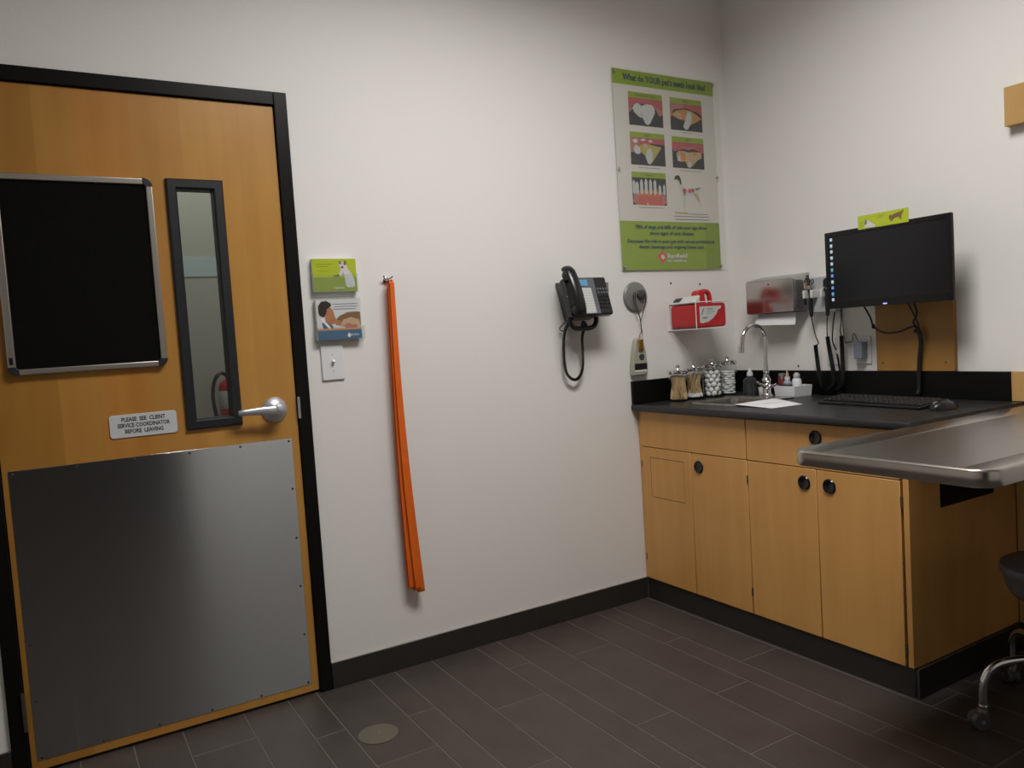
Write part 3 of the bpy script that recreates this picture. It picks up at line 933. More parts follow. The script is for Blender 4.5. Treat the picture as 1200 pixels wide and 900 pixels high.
a.p('furbrown', [(-.238, 1.926), (-.200, 1.932), (-.200, 1.926), (-.230, 1.918)]).p('toothtan', [(-.250, 1.905), (-.240, 1.890), (-.214, 1.862), (-.206, 1.868), (-.222, 1.900)])
a.p('gumred', circ(-.305, 1.912, .013)).p('gumred', circ(-.272, 1.913, .011)).p('gum', circ(-.252, 1.916, .010)).p('greyink', circ(-.306, 1.896, .006))
o = a.build('dog_picture'); keep(o, po)
a = Art(frame_left(0, -.0091, 0))
a.p('logored', [(-.498, 1.600), (-.466, 1.563), (-.436, 1.600), (-.466, 1.626)]).p('poster', [(-.476, 1.596), (-.464, 1.584), (-.450, 1.594), (-.460, 1.608), (-.472, 1.606)])
o = a.build('logo'); keep(o, po)
keep(mb('posterclear').prism(rrect(PX0 - .002, PX1 + .030, PZ0 - .002, PZ1, .006), -.0160, -.0135).build('acrylic_cover', bevel=.0006, seg=1), po)
for x, z in ((PX0 + .014, PZ0 + .018), (PX1 - .006, PZ0 + .018), (PX0 + .014, PZ1 - .018), (PX1 - .006, PZ1 - .018), (PX0 + .012, 1.995), (PX1 - .006, 1.985)):
    keep(mb('steelscrew').lathe([(0, -.001), (.0045, -.001), (.0045, -.0165), (.007, -.017), (.006, -.019), (0, -.020)], (x, 0, z), 'Y', 14).build('standoff_screw'), po)

# ---------------------------------------------------------------- wall telephone
ph_ = thing('wall_telephone', 'black desk style telephone mounted on the wall with blue display and coiled cord', 'telephone', (-1.0, -.001, 1.28))
tilt = math.atan2(.052, .165)
# face frame: origin at the top left of the face, u right, v up, out of the face
FT_ = Matrix.Translation((-1.102, -.088, 1.502)) @ Matrix.Rotation(-tilt, 4, 'X') @ Matrix(((1, 0, 0, 0), (0, 0, -1, 0), (0, 1, 0, 0), (0, 0, 0, 1)))
b = mb('phone')
b.T = FT_
b.prism(rrect(0, .222, -.173, 0, .010), -.030, 0, 'XY')
keep(b.build('body', bevel=.004, seg=3), ph_)
b = mb('phone')      # wedge mount between body and wall
b.rings([[(-1.086, -.0015, 1.488), (-.905, -.0015, 1.488), (-.915, -.0015, 1.318), (-1.046, -.0015, 1.318)],
         [(-1.094, -.068, 1.484), (-.900, -.068, 1.484), (-.910, -.112, 1.338), (-1.080, -.112, 1.338)]])
keep(b.build('wall_mount', bevel=.006, seg=3), ph_)
b = mb('phone')
b.tube(spline([(-1.072, -.075, 1.340), (-1.066, -.078, 1.305), (-1.046, -.080, 1.286), (-1.010, -.080, 1.283), (-.972, -.080, 1.283), (-.946, -.080, 1.290), (-.930, -.078, 1.312), (-.928, -.075, 1.340)], 6), .0105, 10)
b.tube(spline([(-1.010, -.078, 1.285), (-1.004, -.078, 1.300), (-1.000, -.078, 1.310), (-.990, -.078, 1.300), (-.985, -.078, 1.286)], 5), .008, 8)
keep(b.build('lower_bracket'), ph_)
b = mb('phonegrey'); b.T = FT_; b.box(.050, .156, -.168, -.004, .0005, .0022)
keep(b.build('face_panel', bevel=.001), ph_)
b = mb('lcd'); b.T = FT_; b.box(.048, .120, -.040, -.012, .0024, .0034)
keep(b.build('display', label='blue lcd display'), ph_)
b = mb('label'); b.T = FT_; b.box(.066, .132, -.164, -.050, .0024, .0032); b.use('greyink')
for k in range(9): b.box(.068, .130, -.0620 - k * .012, -.0612 - k * .012, .0032, .0034)
keep(b.build('directory_card', label='white lined directory card'), ph_)
b = mb('phone')
b.T = FT_; b.box(.156, .219, -.167, -.004, .0005, .0030)
keep(b.build('key_panel', bevel=.001), ph_)
for r_ in range(6):
    for c_ in range(4):
        b = mb('phonegrey' if r_ < 2 else 'blackplastic'); b.T = FT_
        u, v = .160 + c_ * .0150, -.052 - r_ * .0165
        b.box(u, u + .0105, v - .010, v, .0031, .0062)
        keep(b.build('key', bevel=.001, seg=1), ph_)
b = mb('label'); b.T = FT_; b.box(.034 + .012, .034 + .022, -.150, -.142, .003, .0045)
keep(b.build('switch_hook'), ph_)
# handset: curved grip with two cups, lying on the left of the face
b = mb('phone'); b.T = FT_
path = spline([(.016, .032, .020), (.016, .008, .040), (.017, -.050, .052), (.020, -.110, .052), (.025, -.155, .040), (.028, -.176, .022)], 7)
n = len(path); rs = []
for i, p in enumerate(path):
    t = i / (n - 1)
    hw = .0245 + .0060 * (abs(2 * t - 1) ** 2)
    th = .0125 + .004 * (abs(2 * t - 1) ** 2)
    tan = (path[min(i + 1, n - 1)] - path[max(i - 1, 0)]).normalized()
    X = Vector((1, 0, 0)); Nn = tan.cross(X).normalized()
    if i in (0, n - 1): hw *= .55; th *= .5
    rs.append([p + X * hw * math.cos(2 * PI * k / 14) + Nn * th * math.sin(2 * PI * k / 14) for k in range(14)])
b.rings(rs)
b.lathe([(0, .002), (.025, .004), (.026, .018), (.020, .034), (0, .038)], (.020, .004, 0), 'Z', 24)
b.lathe([(0, .002), (.025, .004), (.026, .016), (.020, .030), (0, .034)], (.028, -.150, 0), 'Z', 24)
hs = keep(b.build('handset'), ph_)
for u, v in ((-.002, -.085), (.018, -.110)):
    b = mb('label'); b.T = FT_; b.ball((.0 + .003 + u, v, -.0005), .0022, 8)
    keep(b.build('indicator'), ph_)
# side jack bits on the right
keep(mb('greyplate').box(-.862, -.838, -.060, -.0015, 1.430, 1.480).build('wall_jack', label='small grey wall jack'), ph_)
keep(mb('white').box(-.858, -.845, -.055, -.0015, 1.405, 1.426).build('jack_plug', label='small white plug'), ph_)
keep(mb('phone').box(-.905, -.858, -.050, -.030, 1.44, 1.46).build('jack_link'), ph_)
# coiled cord
path = spline([(-1.058, -.105, 1.345), (-1.073, -.060, 1.300), (-1.077, -.035, 1.250), (-1.079, -.030, 1.160), (-1.070, -.030, 1.095), (-1.040, -.030, 1.064), (-1.008, -.030, 1.068), (-.983, -.030, 1.110), (-.979, -.032, 1.180), (-.982, -.040, 1.250), (-.990, -.078, 1.292)], 26)
b = mb('cable')
rs = [.0062 + .0011 * math.cos(i * PI) for i in range(len(path))]
b.tube(path, rs, 8)
keep(b.build('coiled_cord'), ph_)
b = mb('cable').tube(spline([(-1.068, -.06, 1.325), (-1.083, -.03, 1.300), (-1.086, -.02, 1.285), (-1.074, -.03, 1.275)], 6), .0022, 6)
keep(b.build('line_cord'), ph_)

# ---------------------------------------------------------------- round grey holder with hanging device
dk = thing('round_holder', 'grey round wall disc with knob, left of the red container', 'wall holder', (-.642, -.001, 1.345))
keep(mb('greyplate').lathe([(0, 0), (.069, 0), (.070, -.006), (.064, -.013), (.030, -.017), (0, -.018)], (-.642, -.001, 1.414), 'Y', 40).build('disc'), dk)
keep(mb('greydark').lathe([(0, -.015), (.024, -.015), (.022, -.024), (.023, -.030), (.017, -.034), (0, -.035)], (-.622, -.001, 1.422), 'Y', 26).build('knob'), dk)
keep(mb('chrome').tube(spline([(-.668, -.017, 1.422), (-.668, -.032, 1.425), (-.670, -.040, 1.436), (-.664, -.044, 1.444)], 5), .0035, 8).build('hook'), dk)
b = mb('string')
b.tube(spline([(-.668, -.038, 1.436), (-.662, -.030, 1.390), (-.640, -.026, 1.325), (-.628, -.024, 1.250)], 6), .0018, 6)
b.tube(spline([(-.676, -.036, 1.434), (-.674, -.030, 1.400), (-.655, -.026, 1.350), (-.638, -.024, 1.318), (-.629, -.023, 1.262)], 6), .0018, 6)
b.tube(spline([(-.612, -.037, 1.425), (-.606, -.034, 1.390), (-.622, -.026, 1.330), (-.632, -.024, 1.305), (-.632, -.024, 1.250)], 6), .0018, 6)
tag(b.build('lanyard'), 'thin black lanyard cord looped over the round grey wall disc', 'lanyard')
dv = thing('hanging_scanner', 'beige grey tapered handheld device hanging on a lanyard below the round disc', 'device', (-.65, -.002, 1.05))
out = [(-.697, 1.050), (-.607, 1.050), (-.604, 1.095), (-.612, 1.165), (-.624, 1.212), (-.634, 1.224), (-.662, 1.224), (-.673, 1.212), (-.686, 1.160), (-.697, 1.095)]
keep(mb('devgrey').prism(out, -.026, -.002).build('body', bevel=.006, seg=3), dv)
keep(mb('greydark').lathe([(0, -.0258), (.0145, -.0262), (.0135, -.0300), (0, -.0305)], (-.641, 0, 1.136), 'Y', 20).build('button', label='dark round button'), dv)
keep(mb('blackplastic').box(-.684, -.612, -.0275, -.0258, 1.078, 1.106).build('label_plate', label='black label strip'), dv)
keep(mb('paper').box(-.684, -.612, -.0272, -.0258, 1.068, 1.074).build('white_stripe'), dv)
keep(mb('brass').box(-.660, -.632, -.036, -.0262, 1.165, 1.218).build('clip', bevel=.003, label='gold coloured clip'), dv)
keep(mb('chrome').tube(spline([(-.652, -.030, 1.216), (-.650, -.030, 1.236), (-.640, -.028, 1.246), (-.632, -.026, 1.250), (-.628, -.026, 1.238), (-.636, -.030, 1.216)], 5), .0022, 6).build('ring'), dv)

# ---------------------------------------------------------------- red sharps container in its wire bracket
br = thing('wire_bracket', 'white wire bracket on the wall holding the red container', 'bracket', (-.34, -.001, 1.247))
b = mb('wire')
zb, zt = 1.247, 1.371
def wire(*p, r=.0022): b.tube([Vector(q) for q in p], r, 8)
for z in (zb, zt):
    wire((-.439, -.004, z), (-.439, -.183, z)); wire((-.439, -.183, z), (-.236, -.183, z)); wire((-.236, -.183, z), (-.236, -.004, z)); wire((-.439, -.004, z), (-.236, -.004, z))
for x, y in ((-.439, -.183), (-.236, -.183), (-.439, -.004), (-.236, -.004)):
    wire((x, y, zb), (x, y, zt))
for x in (-.40, -.34, -.28): wire((x, -.004, zb), (x, -.183, zb))
b.prism([(-.447, zb - .004), (-.433, zb - .004), (-.433, zt + .012), (-.447, zt + .012)], -.004, -.0008)
b.prism([(-.243, zb - .004), (-.229, zb - .004), (-.229, zt + .012), (-.243, zt + .012)], -.004, -.0008)
keep(b.build('wire_frame'), br)
sc = thing('sharps_container', 'red plastic sharps container with handle and white label in the wire bracket', 'container', (-.34, -.10, 1.250))
sb = mb('red')
outl = rrect(-.434, -.2415, 1.2525, 1.3650, .016)
sb.prism(outl, -.178, -.012)
keep(sb.build('body', bevel=.008, seg=3), sc)
b = mb('red')
b.prism([(-.415, 1.362), (-.400, 1.385), (-.385, 1.420), (-.372, 1.428), (-.345, 1.424), (-.345, 1.408), (-.343, 1.388), (-.338, 1.362)], -.150, -.105)
b.tube(spline([(-.352, -.128, 1.418), (-.325, -.128, 1.421), (-.304, -.128, 1.415), (-.296, -.128, 1.395), (-.294, -.128, 1.362)], 6), .012, 12)
keep(b.build('handle', bevel=.004, seg=2), sc)
b = mb('offwhite')
b.prism([(-.4325, 1.366), (-.4325, 1.374), (-.412, 1.388), (-.400, 1.402), (-.392, 1.402), (-.398, 1.366)], -.168, -.020)
keep(b.build('lid', bevel=.003, label='white sloping lid'), sc)
keep(mb('ink').prism([(-.428, 1.377), (-.412, 1.389), (-.404, 1.398), (-.424, 1.388)], -.064, -.024).build('lid_opening'), sc)
a = Art(frame_left(0, -.1788, 0))
a.p('label', [(-.412, 1.350)] + [(-.412, 1.275), (-.395, 1.272), (-.360, 1.278), (-.330, 1.292), (-.306, 1.312), (-.292, 1.334), (-.276, 1.338), (-.272, 1.350)])
a.p('ink', [(-.400, 1.312), (-.394, 1.330), (-.384, 1.340), (-.380, 1.340), (-.390, 1.328), (-.396, 1.312)])
a.r('greyink', -.365, -.325, 1.335, 1.3385).r('greyink', -.372, -.312, 1.324, 1.3260).r('greyink', -.368, -.336, 1.316, 1.318).r('greyink', -.395, -.365, 1.294, 1.300)
o = a.build('label_sheet'); keep(o, sc)
for x, z in ((-.415, 1.473), (-.226, 1.465)):
    pass

# ================================================================ THE RIGHT WALL
# ---------------------------------------------------------------- base cabinets
CX = -.668
CZ0, CZT, ZD = .1000, .888, .7210
def add_knob(x, y, z, parent, pl):
    b = mb('knob').lathe([(0, .0), (.0255, .0), (.0268, -.003), (.0235, -.0065), (.018, -.0062), (.0135, -.0040), (0, -.0035)], (x, y, z), 'X', 30)
    o = b.build('pull', label='round black recessed pull')
    o.parent = parent
    return o
def carcass(t, y0, y1, end):
    b = mb('cabwood')
    tb = .018
    b.box(CX + .021, -.005, y1, y1 + tb, CZ0, CZT)          # far side (towards -y)
    b.box(CX + .021, -.005, y0 - tb, y0, CZ0, CZT)
    b.box(CX + .021, -.005, y1 + tb, y0 - tb, CZ0, CZ0 + tb)
    b.box(-.012, -.005, y1 + tb, y0 - tb, CZ0 + tb, CZT)
    b.box(CX + .021, CX + .039, y1 + tb, y0 - tb, CZT - .06, CZT)
    return keep(b.build('carcass'), t)
def panel(t, name, y0, y1, z0, z1, groove=None):
    b = mb('cabwood').box(CX, CX + .0195, y1, y0, z0, z1)
    o = b.build(name, bevel=.0012, seg=1)
    keep(o, t)
    return o
g = .0017
t = thing('sink_cabinet', 'maple sink base cabinet with false drawer front and two doors, against the door wall', 'cabinet', (-.34, -.34, .0))
carcass(t, -.003, -.6585, False)
keep(mb('cabwood').box(CX + .006, CX + .022, -.021, -.002, CZ0, CZT).build('filler_strip'), t)
panel(t, 'drawer_front', -.022 - g, -.6585 + g, ZD + g, CZT - .004)
d1 = panel(t, 'door', -.022 - g, -.342 + g, CZ0, ZD - g)
d2 = panel(t, 'door', -.342 - g, -.6585 + g, CZ0, ZD - g)
# waste flap cut in the first door: thin dark saw line and a slightly recessed panel
b = mb('ink')
fy0, fy1, fz0, fz1 = -.080, -.298, .492, .676
for q in ((fy0, fy0 - .0016, fz0, fz1), (fy0, fy1, fz1 - .0022, fz1), (fy0, fy1, fz0, fz0 + .0022), (fy1 + .0007, fy1, fz0, fz1)):
    b.box(CX - .0003, CX + .001, q[0], q[1], q[2], q[3])
o = b.build('flap_outline'); o.parent = d1
add_knob(CX, -.391, .664, d2, t.location)
for y in (-.012, ):
    for z in (.200, .640):
        keep(mb('hinge').box(CX - .001, CX + .010, -.0235, -.0185, z - .014, z + .014).build('hinge'), t)
for z in (.190, .645):
    keep(mb('hinge').box(CX - .003, CX + .004, -.6610, -.6560, z - .015, z + .015).build('hinge'), t)

t = thing('drawer_cabinet', 'maple base cabinet with one drawer and two doors at the exam table end', 'cabinet', (-.34, -1.0, .0))
carcass(t, -.6595, -1.3325, True)
dr = panel(t, 'drawer', -.6595 - g, -1.306 + g, ZD + g, CZT - .004)
d1 = panel(t, 'door', -.6595 - g, -.983 + g, CZ0, ZD - g)
d2 = panel(t, 'door', -.983 - g, -1.306 + g, CZ0, ZD - g)
add_knob(CX, -.986, .836, dr, t.location)
add_knob(CX, -.930, .666, d1, t.location)
add_knob(CX, -1.037, .666, d2, t.location)
keep(mb('cabwood').box(CX + .002, CX + .022, -1.3325, -1.313, CZ0, CZT).build('end_stile', bevel=.001, seg=1), t)
for z in (.160, .650):
    keep(mb('hinge').box(CX - .003, CX + .006, -1.3125, -1.3055, z - .018, z + .018).build('hinge'), t)
keep(mb('screw').ball((CX - .001, -1.309, .452), .003, 8).build('door_bumper'), t)
keep(mb('frame').box(-.492, -.170, -1.3365, -1.3315, .607, .780).build('end_panel_insert', label='black rectangular insert in the end panel'), t)

# ---------------------------------------------------------------- worktop with sink cut-out
HX0, HX1, HY0, HY1 = -.535, -.290, -.495, -.250     # hole
CT0, CT1 = .8888, .9170
b = mb('counter')
b.box(-.695, HX0, -1.3680, -.0015, CT0, CT1); b.box(HX1, -.0015, -1.3680, -.0015, CT0, CT1)
b.box(HX0, HX1, HY1, -.0015, CT0, CT1); b.box(HX0, HX1, -1.3680, HY0, CT0, CT1)
wt_ = b.build('worktop')
tag(wt_, 'black laminate worktop with rounded front edge over the maple cabinets', 'worktop')
b = mb('counter').tube([(-.6945, -.0018, (CT0 + CT1) / 2), (-.6945, -1.3677, (CT0 + CT1) / 2)], .0141, 12, ry=.005, up=(0, 0, 1))
b.build('front_edge', wt_)
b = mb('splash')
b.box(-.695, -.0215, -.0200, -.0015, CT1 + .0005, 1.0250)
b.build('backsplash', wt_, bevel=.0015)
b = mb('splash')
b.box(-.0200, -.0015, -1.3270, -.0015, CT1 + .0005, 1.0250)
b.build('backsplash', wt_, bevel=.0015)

sk = thing('sink', 'small square stainless steel drop-in sink in the worktop', 'sink', (-.41, -.37, .76))
b = mb('sink')
def sq(x0, x1, y0, y1, z, r=.03): return [(p[0], p[1], z) for p in rrect(x0, x1, y0, y1, r)]
b.rings([sq(HX0 - .022, HX1 + .104, HY0 - .020, HY1 + .020, .9172, .02), sq(HX0 - .021, HX1 + .103, HY0 - .019, HY1 + .019, .9225, .02), sq(HX0 - .010, HX1 + .010, HY0 - .008, HY1 + .008, .9235), sq(HX0 + .004, HX1 - .004, HY0 + .004, HY1 - .004, .9195),
         sq(HX0 + .006, HX1 - .006, HY0 + .006, HY1 - .006, .905), sq(HX0 + .012, HX1 - .012, HY0 + .012, HY1 - .012, .790, .04), sq(HX0 + .040, HX1 - .040, HY0 + .040, HY1 - .040, .770, .04)], close0=False)
keep(b.build('basin'), sk)
keep(mb('chrome').lathe([(0, 0), (.030, 0), (.032, .002), (.020, .003), (.018, .001), (0, .001)], (-.41, -.372, .7705), 'Z', 24).build('drain'), sk)

fc = thing('faucet', 'tall chrome gooseneck faucet standing behind the sink', 'faucet', (-.222, -.384, .9236))
fx, fy, fz = -.222, -.384, .9236
fc.location = (fx, fy, fz)
mb('chrome').lathe([(0, 0), (.026, 0), (.026, .004), (.019, .010), (.0175, .014), (.0175, .066), (.021, .072), (.019, .080), (.013, .088), (.012, .108), (.0145, .112), (.012, .120), (0, .121)], (0, 0, 0), 'Z', 28).build('base', fc)
arc = [(0, 0, .10), (0.002, 0, .20), (.006, 0, .258)]
arc += [(-.066 + .072 * math.cos(R(a_)), .002, .262 + .062 * math.sin(R(a_))) for a_ in (15, 40, 65, 90, 115, 140, 165)]
arc += [(-.140, .003, .252), (-.146, .003, .222)]
b = mb('chrome').tube(spline(arc, 5), .0092, 14)
b.tube([(-.1455, .003, .232), (-.1495, .003, .206)], [.0125, .0125], 14)
b.build('spout', fc)
b = mb('chrome').tube(spline([(0, -.015, .046), (-.010, -.045, .050), (-.018, -.075, .060)], 5), [.0075] * 5 + [.006] * 6, 10)
b.tube(spline([(0, .015, .046), (.006, .040, .052), (.010, .066, .064)], 5), [.0075] * 5 + [.006] * 6, 10)
b.ball((0, 0, .048), .021, 14)
b.build('lever', fc)

# folded white paper towel on the sink's right edge
b = mb('paper')
b.add([(-.556, -.503, .9240), (-.300, -.496, .9243), (-.392, -.712, .9178), (-.563, -.706, .9178), (-.556, -.503, .9256), (-.300, -.496, .9259), (-.392, -.712, .9192), (-.563, -.706, .9192)],
      [(0, 1, 2, 3), (4, 5, 6, 7), (0, 1, 5, 4), (1, 2, 6, 5), (2, 3, 7, 6), (3, 0, 4, 7)])
b.add([(-.500, -.506, .9262), (-.330, -.502, .9265), (-.380, -.600, .9235), (-.520, -.590, .9235), (-.500, -.506, .9272), (-.330, -.502, .9275), (-.380, -.600, .9245), (-.520, -.590, .9245)],
      [(0, 1, 2, 3), (4, 5, 6, 7), (0, 1, 5, 4), (1, 2, 6, 5), (2, 3, 7, 6), (3, 0, 4, 7)])
tag(b.build('paper_towel'), 'flat white paper towel lying between the sink and the keyboard', 'paper towel')

# ---------------------------------------------------------------- four glass jars
def jar(x, y, label, r=.0405, h=.138, flip=False):
    t = thing('glass_jar', label, 'jar', (x, y, .9174), 'glass supply jars in a row')
    prof = [(0, 0), (r * .96, 0), (r, .006), (r, h - .016), (r * .93, h - .004), (r * .93, h), (r * .89, h), (r * .89, h - .006), (r * .955, h - .018), (r * .955, .008), (0, .005)]
    mb('jar').lathe(prof, (0, 0, 0), 'Z', 32).build('glass_body', t)
    ld = mb('chrome').lathe([(0, h - .002), (r * .88, h - .002), (r * .88, h + .0015), (r * 1.04, h + .0015), (r * 1.06, h + .004), (r * 1.06, h + .014), (r * .98, h + .018), (r * .4, h + .020), (0, h + .020)], (0, 0, 0), 'Z', 32).build('lid', t)
    mb('chrome').lathe([(0, h + .019), (.007, h + .020), (.005, h + .025), (.0105, h + .032), (.0095, h + .040), (0, h + .043)], (0, 0, 0), 'Z', 18).build('knob', ld)
    return t
J = [(-.488, -.096), (-.385, -.092), (-.272, -.100), (-.158, -.090)]
j1 = jar(*J[0], 'leftmost glass jar with chrome lid, filled with flat wooden tongue depressors', .0455, .128)
j2 = jar(*J[1], 'glass jar with chrome lid, filled with long wooden cotton swabs', .0450, .134)
j3 = jar(*J[2], 'glass jar with chrome lid, filled with white cotton balls', .0440, .140)
j4 = jar(*J[3], 'rightmost glass jar with chrome lid, filled with white gauze pads', .0445, .148)
def dup(o, loc, rot):
    c = o.copy()
    C.objects.link(c)
    c.matrix_world = Matrix.Translation(loc) @ rot.to_matrix().to_4x4()
    return c
from mathutils import Euler, Quaternion
def aim(p0, p1, spin=0.0):
    d = (Vector(p1) - Vector(p0)).normalized()
    return Vector((0, 0, 1)).rotation_difference(d) @ Quaternion((0, 0, 1), spin)
def sticks(first, centre, rr, zb, zt, n, rt=None):
    rt = rt or rr
    objs = []
    for k in range(n):
        a0 = 2 * PI * k / n + random.uniform(-.15, .15)
        a1 = a0 + PI * random.uniform(.25, 1.0) * random.choice((-1, 1))
        q0 = rr * (1 if k % 3 else .55)
        p0 = (centre[0] + q0 * math.cos(a0), centre[1] + q0 * math.sin(a0), zb)
        p1 = (centre[0] + rt * math.cos(a1), centre[1] + rt * math.sin(a1), zt)
        rot = aim(p0, p1, a0)
        if k == 0:
            first.matrix_world = Matrix.Translation(p0) @ rot.to_matrix().to_4x4()
        else:
            dup(first, p0, rot)
# tongue depressors
out = rrect(-.0085, .0085, 0, .118, .0080, 4)
td = tag(mb('stick').prism(out, -.0008, .0008).build('tongue_depressor'), 'flat pale wooden tongue depressor standing in the leftmost glass jar', 'tongue depressor', 'tongue depressors in the leftmost jar')
sticks(td, J[0], .033, .926, 1.033, 34, .031)
# cotton swabs
b = mb('stick').lathe([(0, 0), (.0015, 0), (.0015, .112), (0, .112)], (0, 0, 0), 'Z', 7)
b.use('cotton').lathe([(0, -.003), (.0030, 0), (.0036, .006), (.0028, .014), (.0013, .018)], (0, 0, 0), 'Z', 10)
cs = tag(b.build('cotton_swab'), 'long wooden cotton swab, white tip down, in the second glass jar', 'cotton swab', 'cotton swabs in the second jar')
sticks(cs, J[1], .036, .930, 1.040, 70, .035)
# cotton balls
cb = mb('cotton').ball((0, 0, 0), .0140, 14, (1, .90, .84)).build('cotton_ball')
tag(cb, 'fluffy white cotton ball in the third glass jar', 'cotton ball', 'cotton balls in the third jar')
first = True
for lay in range(6):
    for k in range(7):
        if k == 6: q, an = 0, 0
        else: q, an = .0265 + random.uniform(-.002, .0015), 2 * PI * k / 6 + lay * .52 + random.uniform(-.1, .1)
        p = Vector((J[2][0] + q * math.cos(an), J[2][1] + q * math.sin(an), .9355 + lay * .0205 + random.uniform(-.003, .003)))
        rot = Euler((random.random() * 3, random.random() * 3, random.random() * 3)).to_quaternion()
        if first:
            cb.matrix_world = Matrix.Translation(p) @ rot.to_matrix().to_4x4(); first = False
        else: dup(cb, p, rot)
# gauze pads
gp = mb('cotton').prism(rrect(-.0285, .0285, -.0285, .0285, .012), 0, .0105, 'XY').build('gauze_pad', bevel=.003)
tag(gp, 'square white gauze pad in the pile inside the rightmost glass jar', 'gauze pad', 'gauze pads in the rightmost jar')
for k in range(10):
    p = Vector((J[3][0] + random.uniform(-.001, .001), J[3][1] + random.uniform(-.001, .001), .9242 + k * .0112))
    rot = Euler((0, 0, random.uniform(-.5, .5))).to_quaternion()
    if k == 0: gp.matrix_world = Matrix.Translation(p) @ rot.to_matrix().to_4x4()
    else: dup(gp, p, rot)

# ---------------------------------------------------------------- bottles by the faucet
t = thing('soap_bottle', 'clear squat bottle with white pump cap left of the faucet', 'bottle', (-.150, -.222, .9174))
mb('soap').lathe([(0, 0), (.030, 0), (.033, .004), (.033, .066), (.028, .078), (.013, .086), (.011, .092), (0, .092)], (0, 0, 0), 'Z', 28, 1.0, 1.0).build('body', t)
mb('soapliquid').lathe([(0, .003), (.030, .004), (.030, .052), (0, .053)], (0, 0, 0), 'Z', 24).build('liquid', t)
mb('white').lathe([(0, .0925), (.014, .0925), (.014, .106), (.010, .112), (.006, .122), (.004, .130), (0, .131)], (0, 0, 0), 'Z', 18).build('cap', t)
t = thing('plastic_cup', 'small white plastic cup between the clear bottle and the faucet', 'cup', (-.155, -.296, .9174))
mb('white').lathe([(0, 0), (.014, 0), (.017, .040), (.0160, .040), (.013, .002), (0, .002)], (0, 0, 0), 'Z', 20).build('body', t)
t = thing('small_bottle', 'grey clear bottle standing behind the small white cup', 'bottle', (-.080, -.262, .9174))
mb('soap').lathe([(0, 0), (.019, 0), (.020, .003), (.020, .062), (.010, .074), (.009, .080), (0, .080)], (0, 0, 0), 'Z', 20).build('body', t)
mb('greyplate').lathe([(0, .0805), (.011, .0805), (.010, .094), (0, .095)], (0, 0, 0), 'Z', 16).build('cap', t)
t = thing('supply_tray', 'white plastic tray holding small bottles, right of the faucet', 'tray', (-.118, -.442, .9174))
def tray(b, x, y, z0, z1, t_=.002):
    b.rings([[(-x * .92, -y * .92, z0), (x * .92, -y * .92, z0), (x * .92, y * .92, z0), (-x * .92, y * .92, z0)],
             [(-x, -y, z1), (x, -y, z1), (x, y, z1), (-x, y, z1)],
             [(-x + t_, -y + t_, z1), (x - t_, -y + t_, z1), (x - t_, y - t_, z1), (-x + t_, y - t_, z1)],
             [(-x * .92 + t_, -y * .92 + t_, z0 + t_), (x * .92 - t_, -y * .92 + t_, z0 + t_), (x * .92 - t_, y * .92 - t_, z0 + t_), (-x * .92 + t_, y * .92 - t_, z0 + t_)]])
b = mb('white'); tray(b, .056, .062, 0, .050); b.build('tray_body', t, bevel=.001, seg=1)
t.rotation_euler = (0, 0, R(-4))
zt_ = .9200
t = thing('dropper_bottle', 'small blue grey bottle with tan dropper tip in the white tray', 'bottle', (-.112, -.408, zt_))
mb('bluegrey').lathe([(0, 0), (.018, 0), (.019, .003), (.019, .058), (.012, .066), (.011, .070), (0, .070)], (0, 0, 0), 'Z', 20).build('body', t)
mb('white').lathe([(0, .0703), (.012, .0703), (.012, .084), (0, .085)], (0, 0, 0), 'Z', 18).build('collar', t)
mb('tan').lathe([(0, .0852), (.0075, .0852), (.007, .096), (.004, .104), (.0035, .112), (0, .113)], (0, 0, 0), 'Z', 14).build('tip', t)
t = thing('squeeze_bottle', 'round white bottle with pale blue cap at the right of the white tray', 'bottle', (-.112, -.460, zt_))
mb('white').lathe([(0, 0), (.0195, 0), (.0205, .004), (.0205, .070), (.016, .077), (.011, .079), (0, .079)], (0, 0, 0), 'Z', 24).build('body', t)
mb('otogrey').lathe([(0, .0792), (.013, .0792), (.015, .088), (.012, .098), (.008, .103), (0, .104)], (0, 0, 0), 'Z', 18).build('cap', t)
t = thing('small_bottle', 'dark red bottle with grey cap behind the faucet', 'bottle', (-.125, -.405, .9200 - .0))
t.location = (-.070, -.342, .9174)
t['label'] = 'dark red bottle with grey cap just behind the faucet'
mb('darkred').lathe([(0, 0), (.018, 0), (.019, .003), (.019, .074), (.014, .082), (0, .083)], (0, 0, 0), 'Z', 20).build('body', t)
mb('greyplate').lathe([(0, .0833), (.015, .0833), (.015, .098), (0, .099)], (0, 0, 0), 'Z', 16).build('cap', t)
t = thing('supply_box', 'tiny dark box with white letters lying in the front of the white tray', 'box', (-.148, -.425, zt_))
mb('blackplastic').box(-.012, .012, -.030, .030, 0, .052).build('body', t, bevel=.001)
mb('paper').box(-.0128, -.012, -.020, .004, .036, .046).build('label_patch', t)

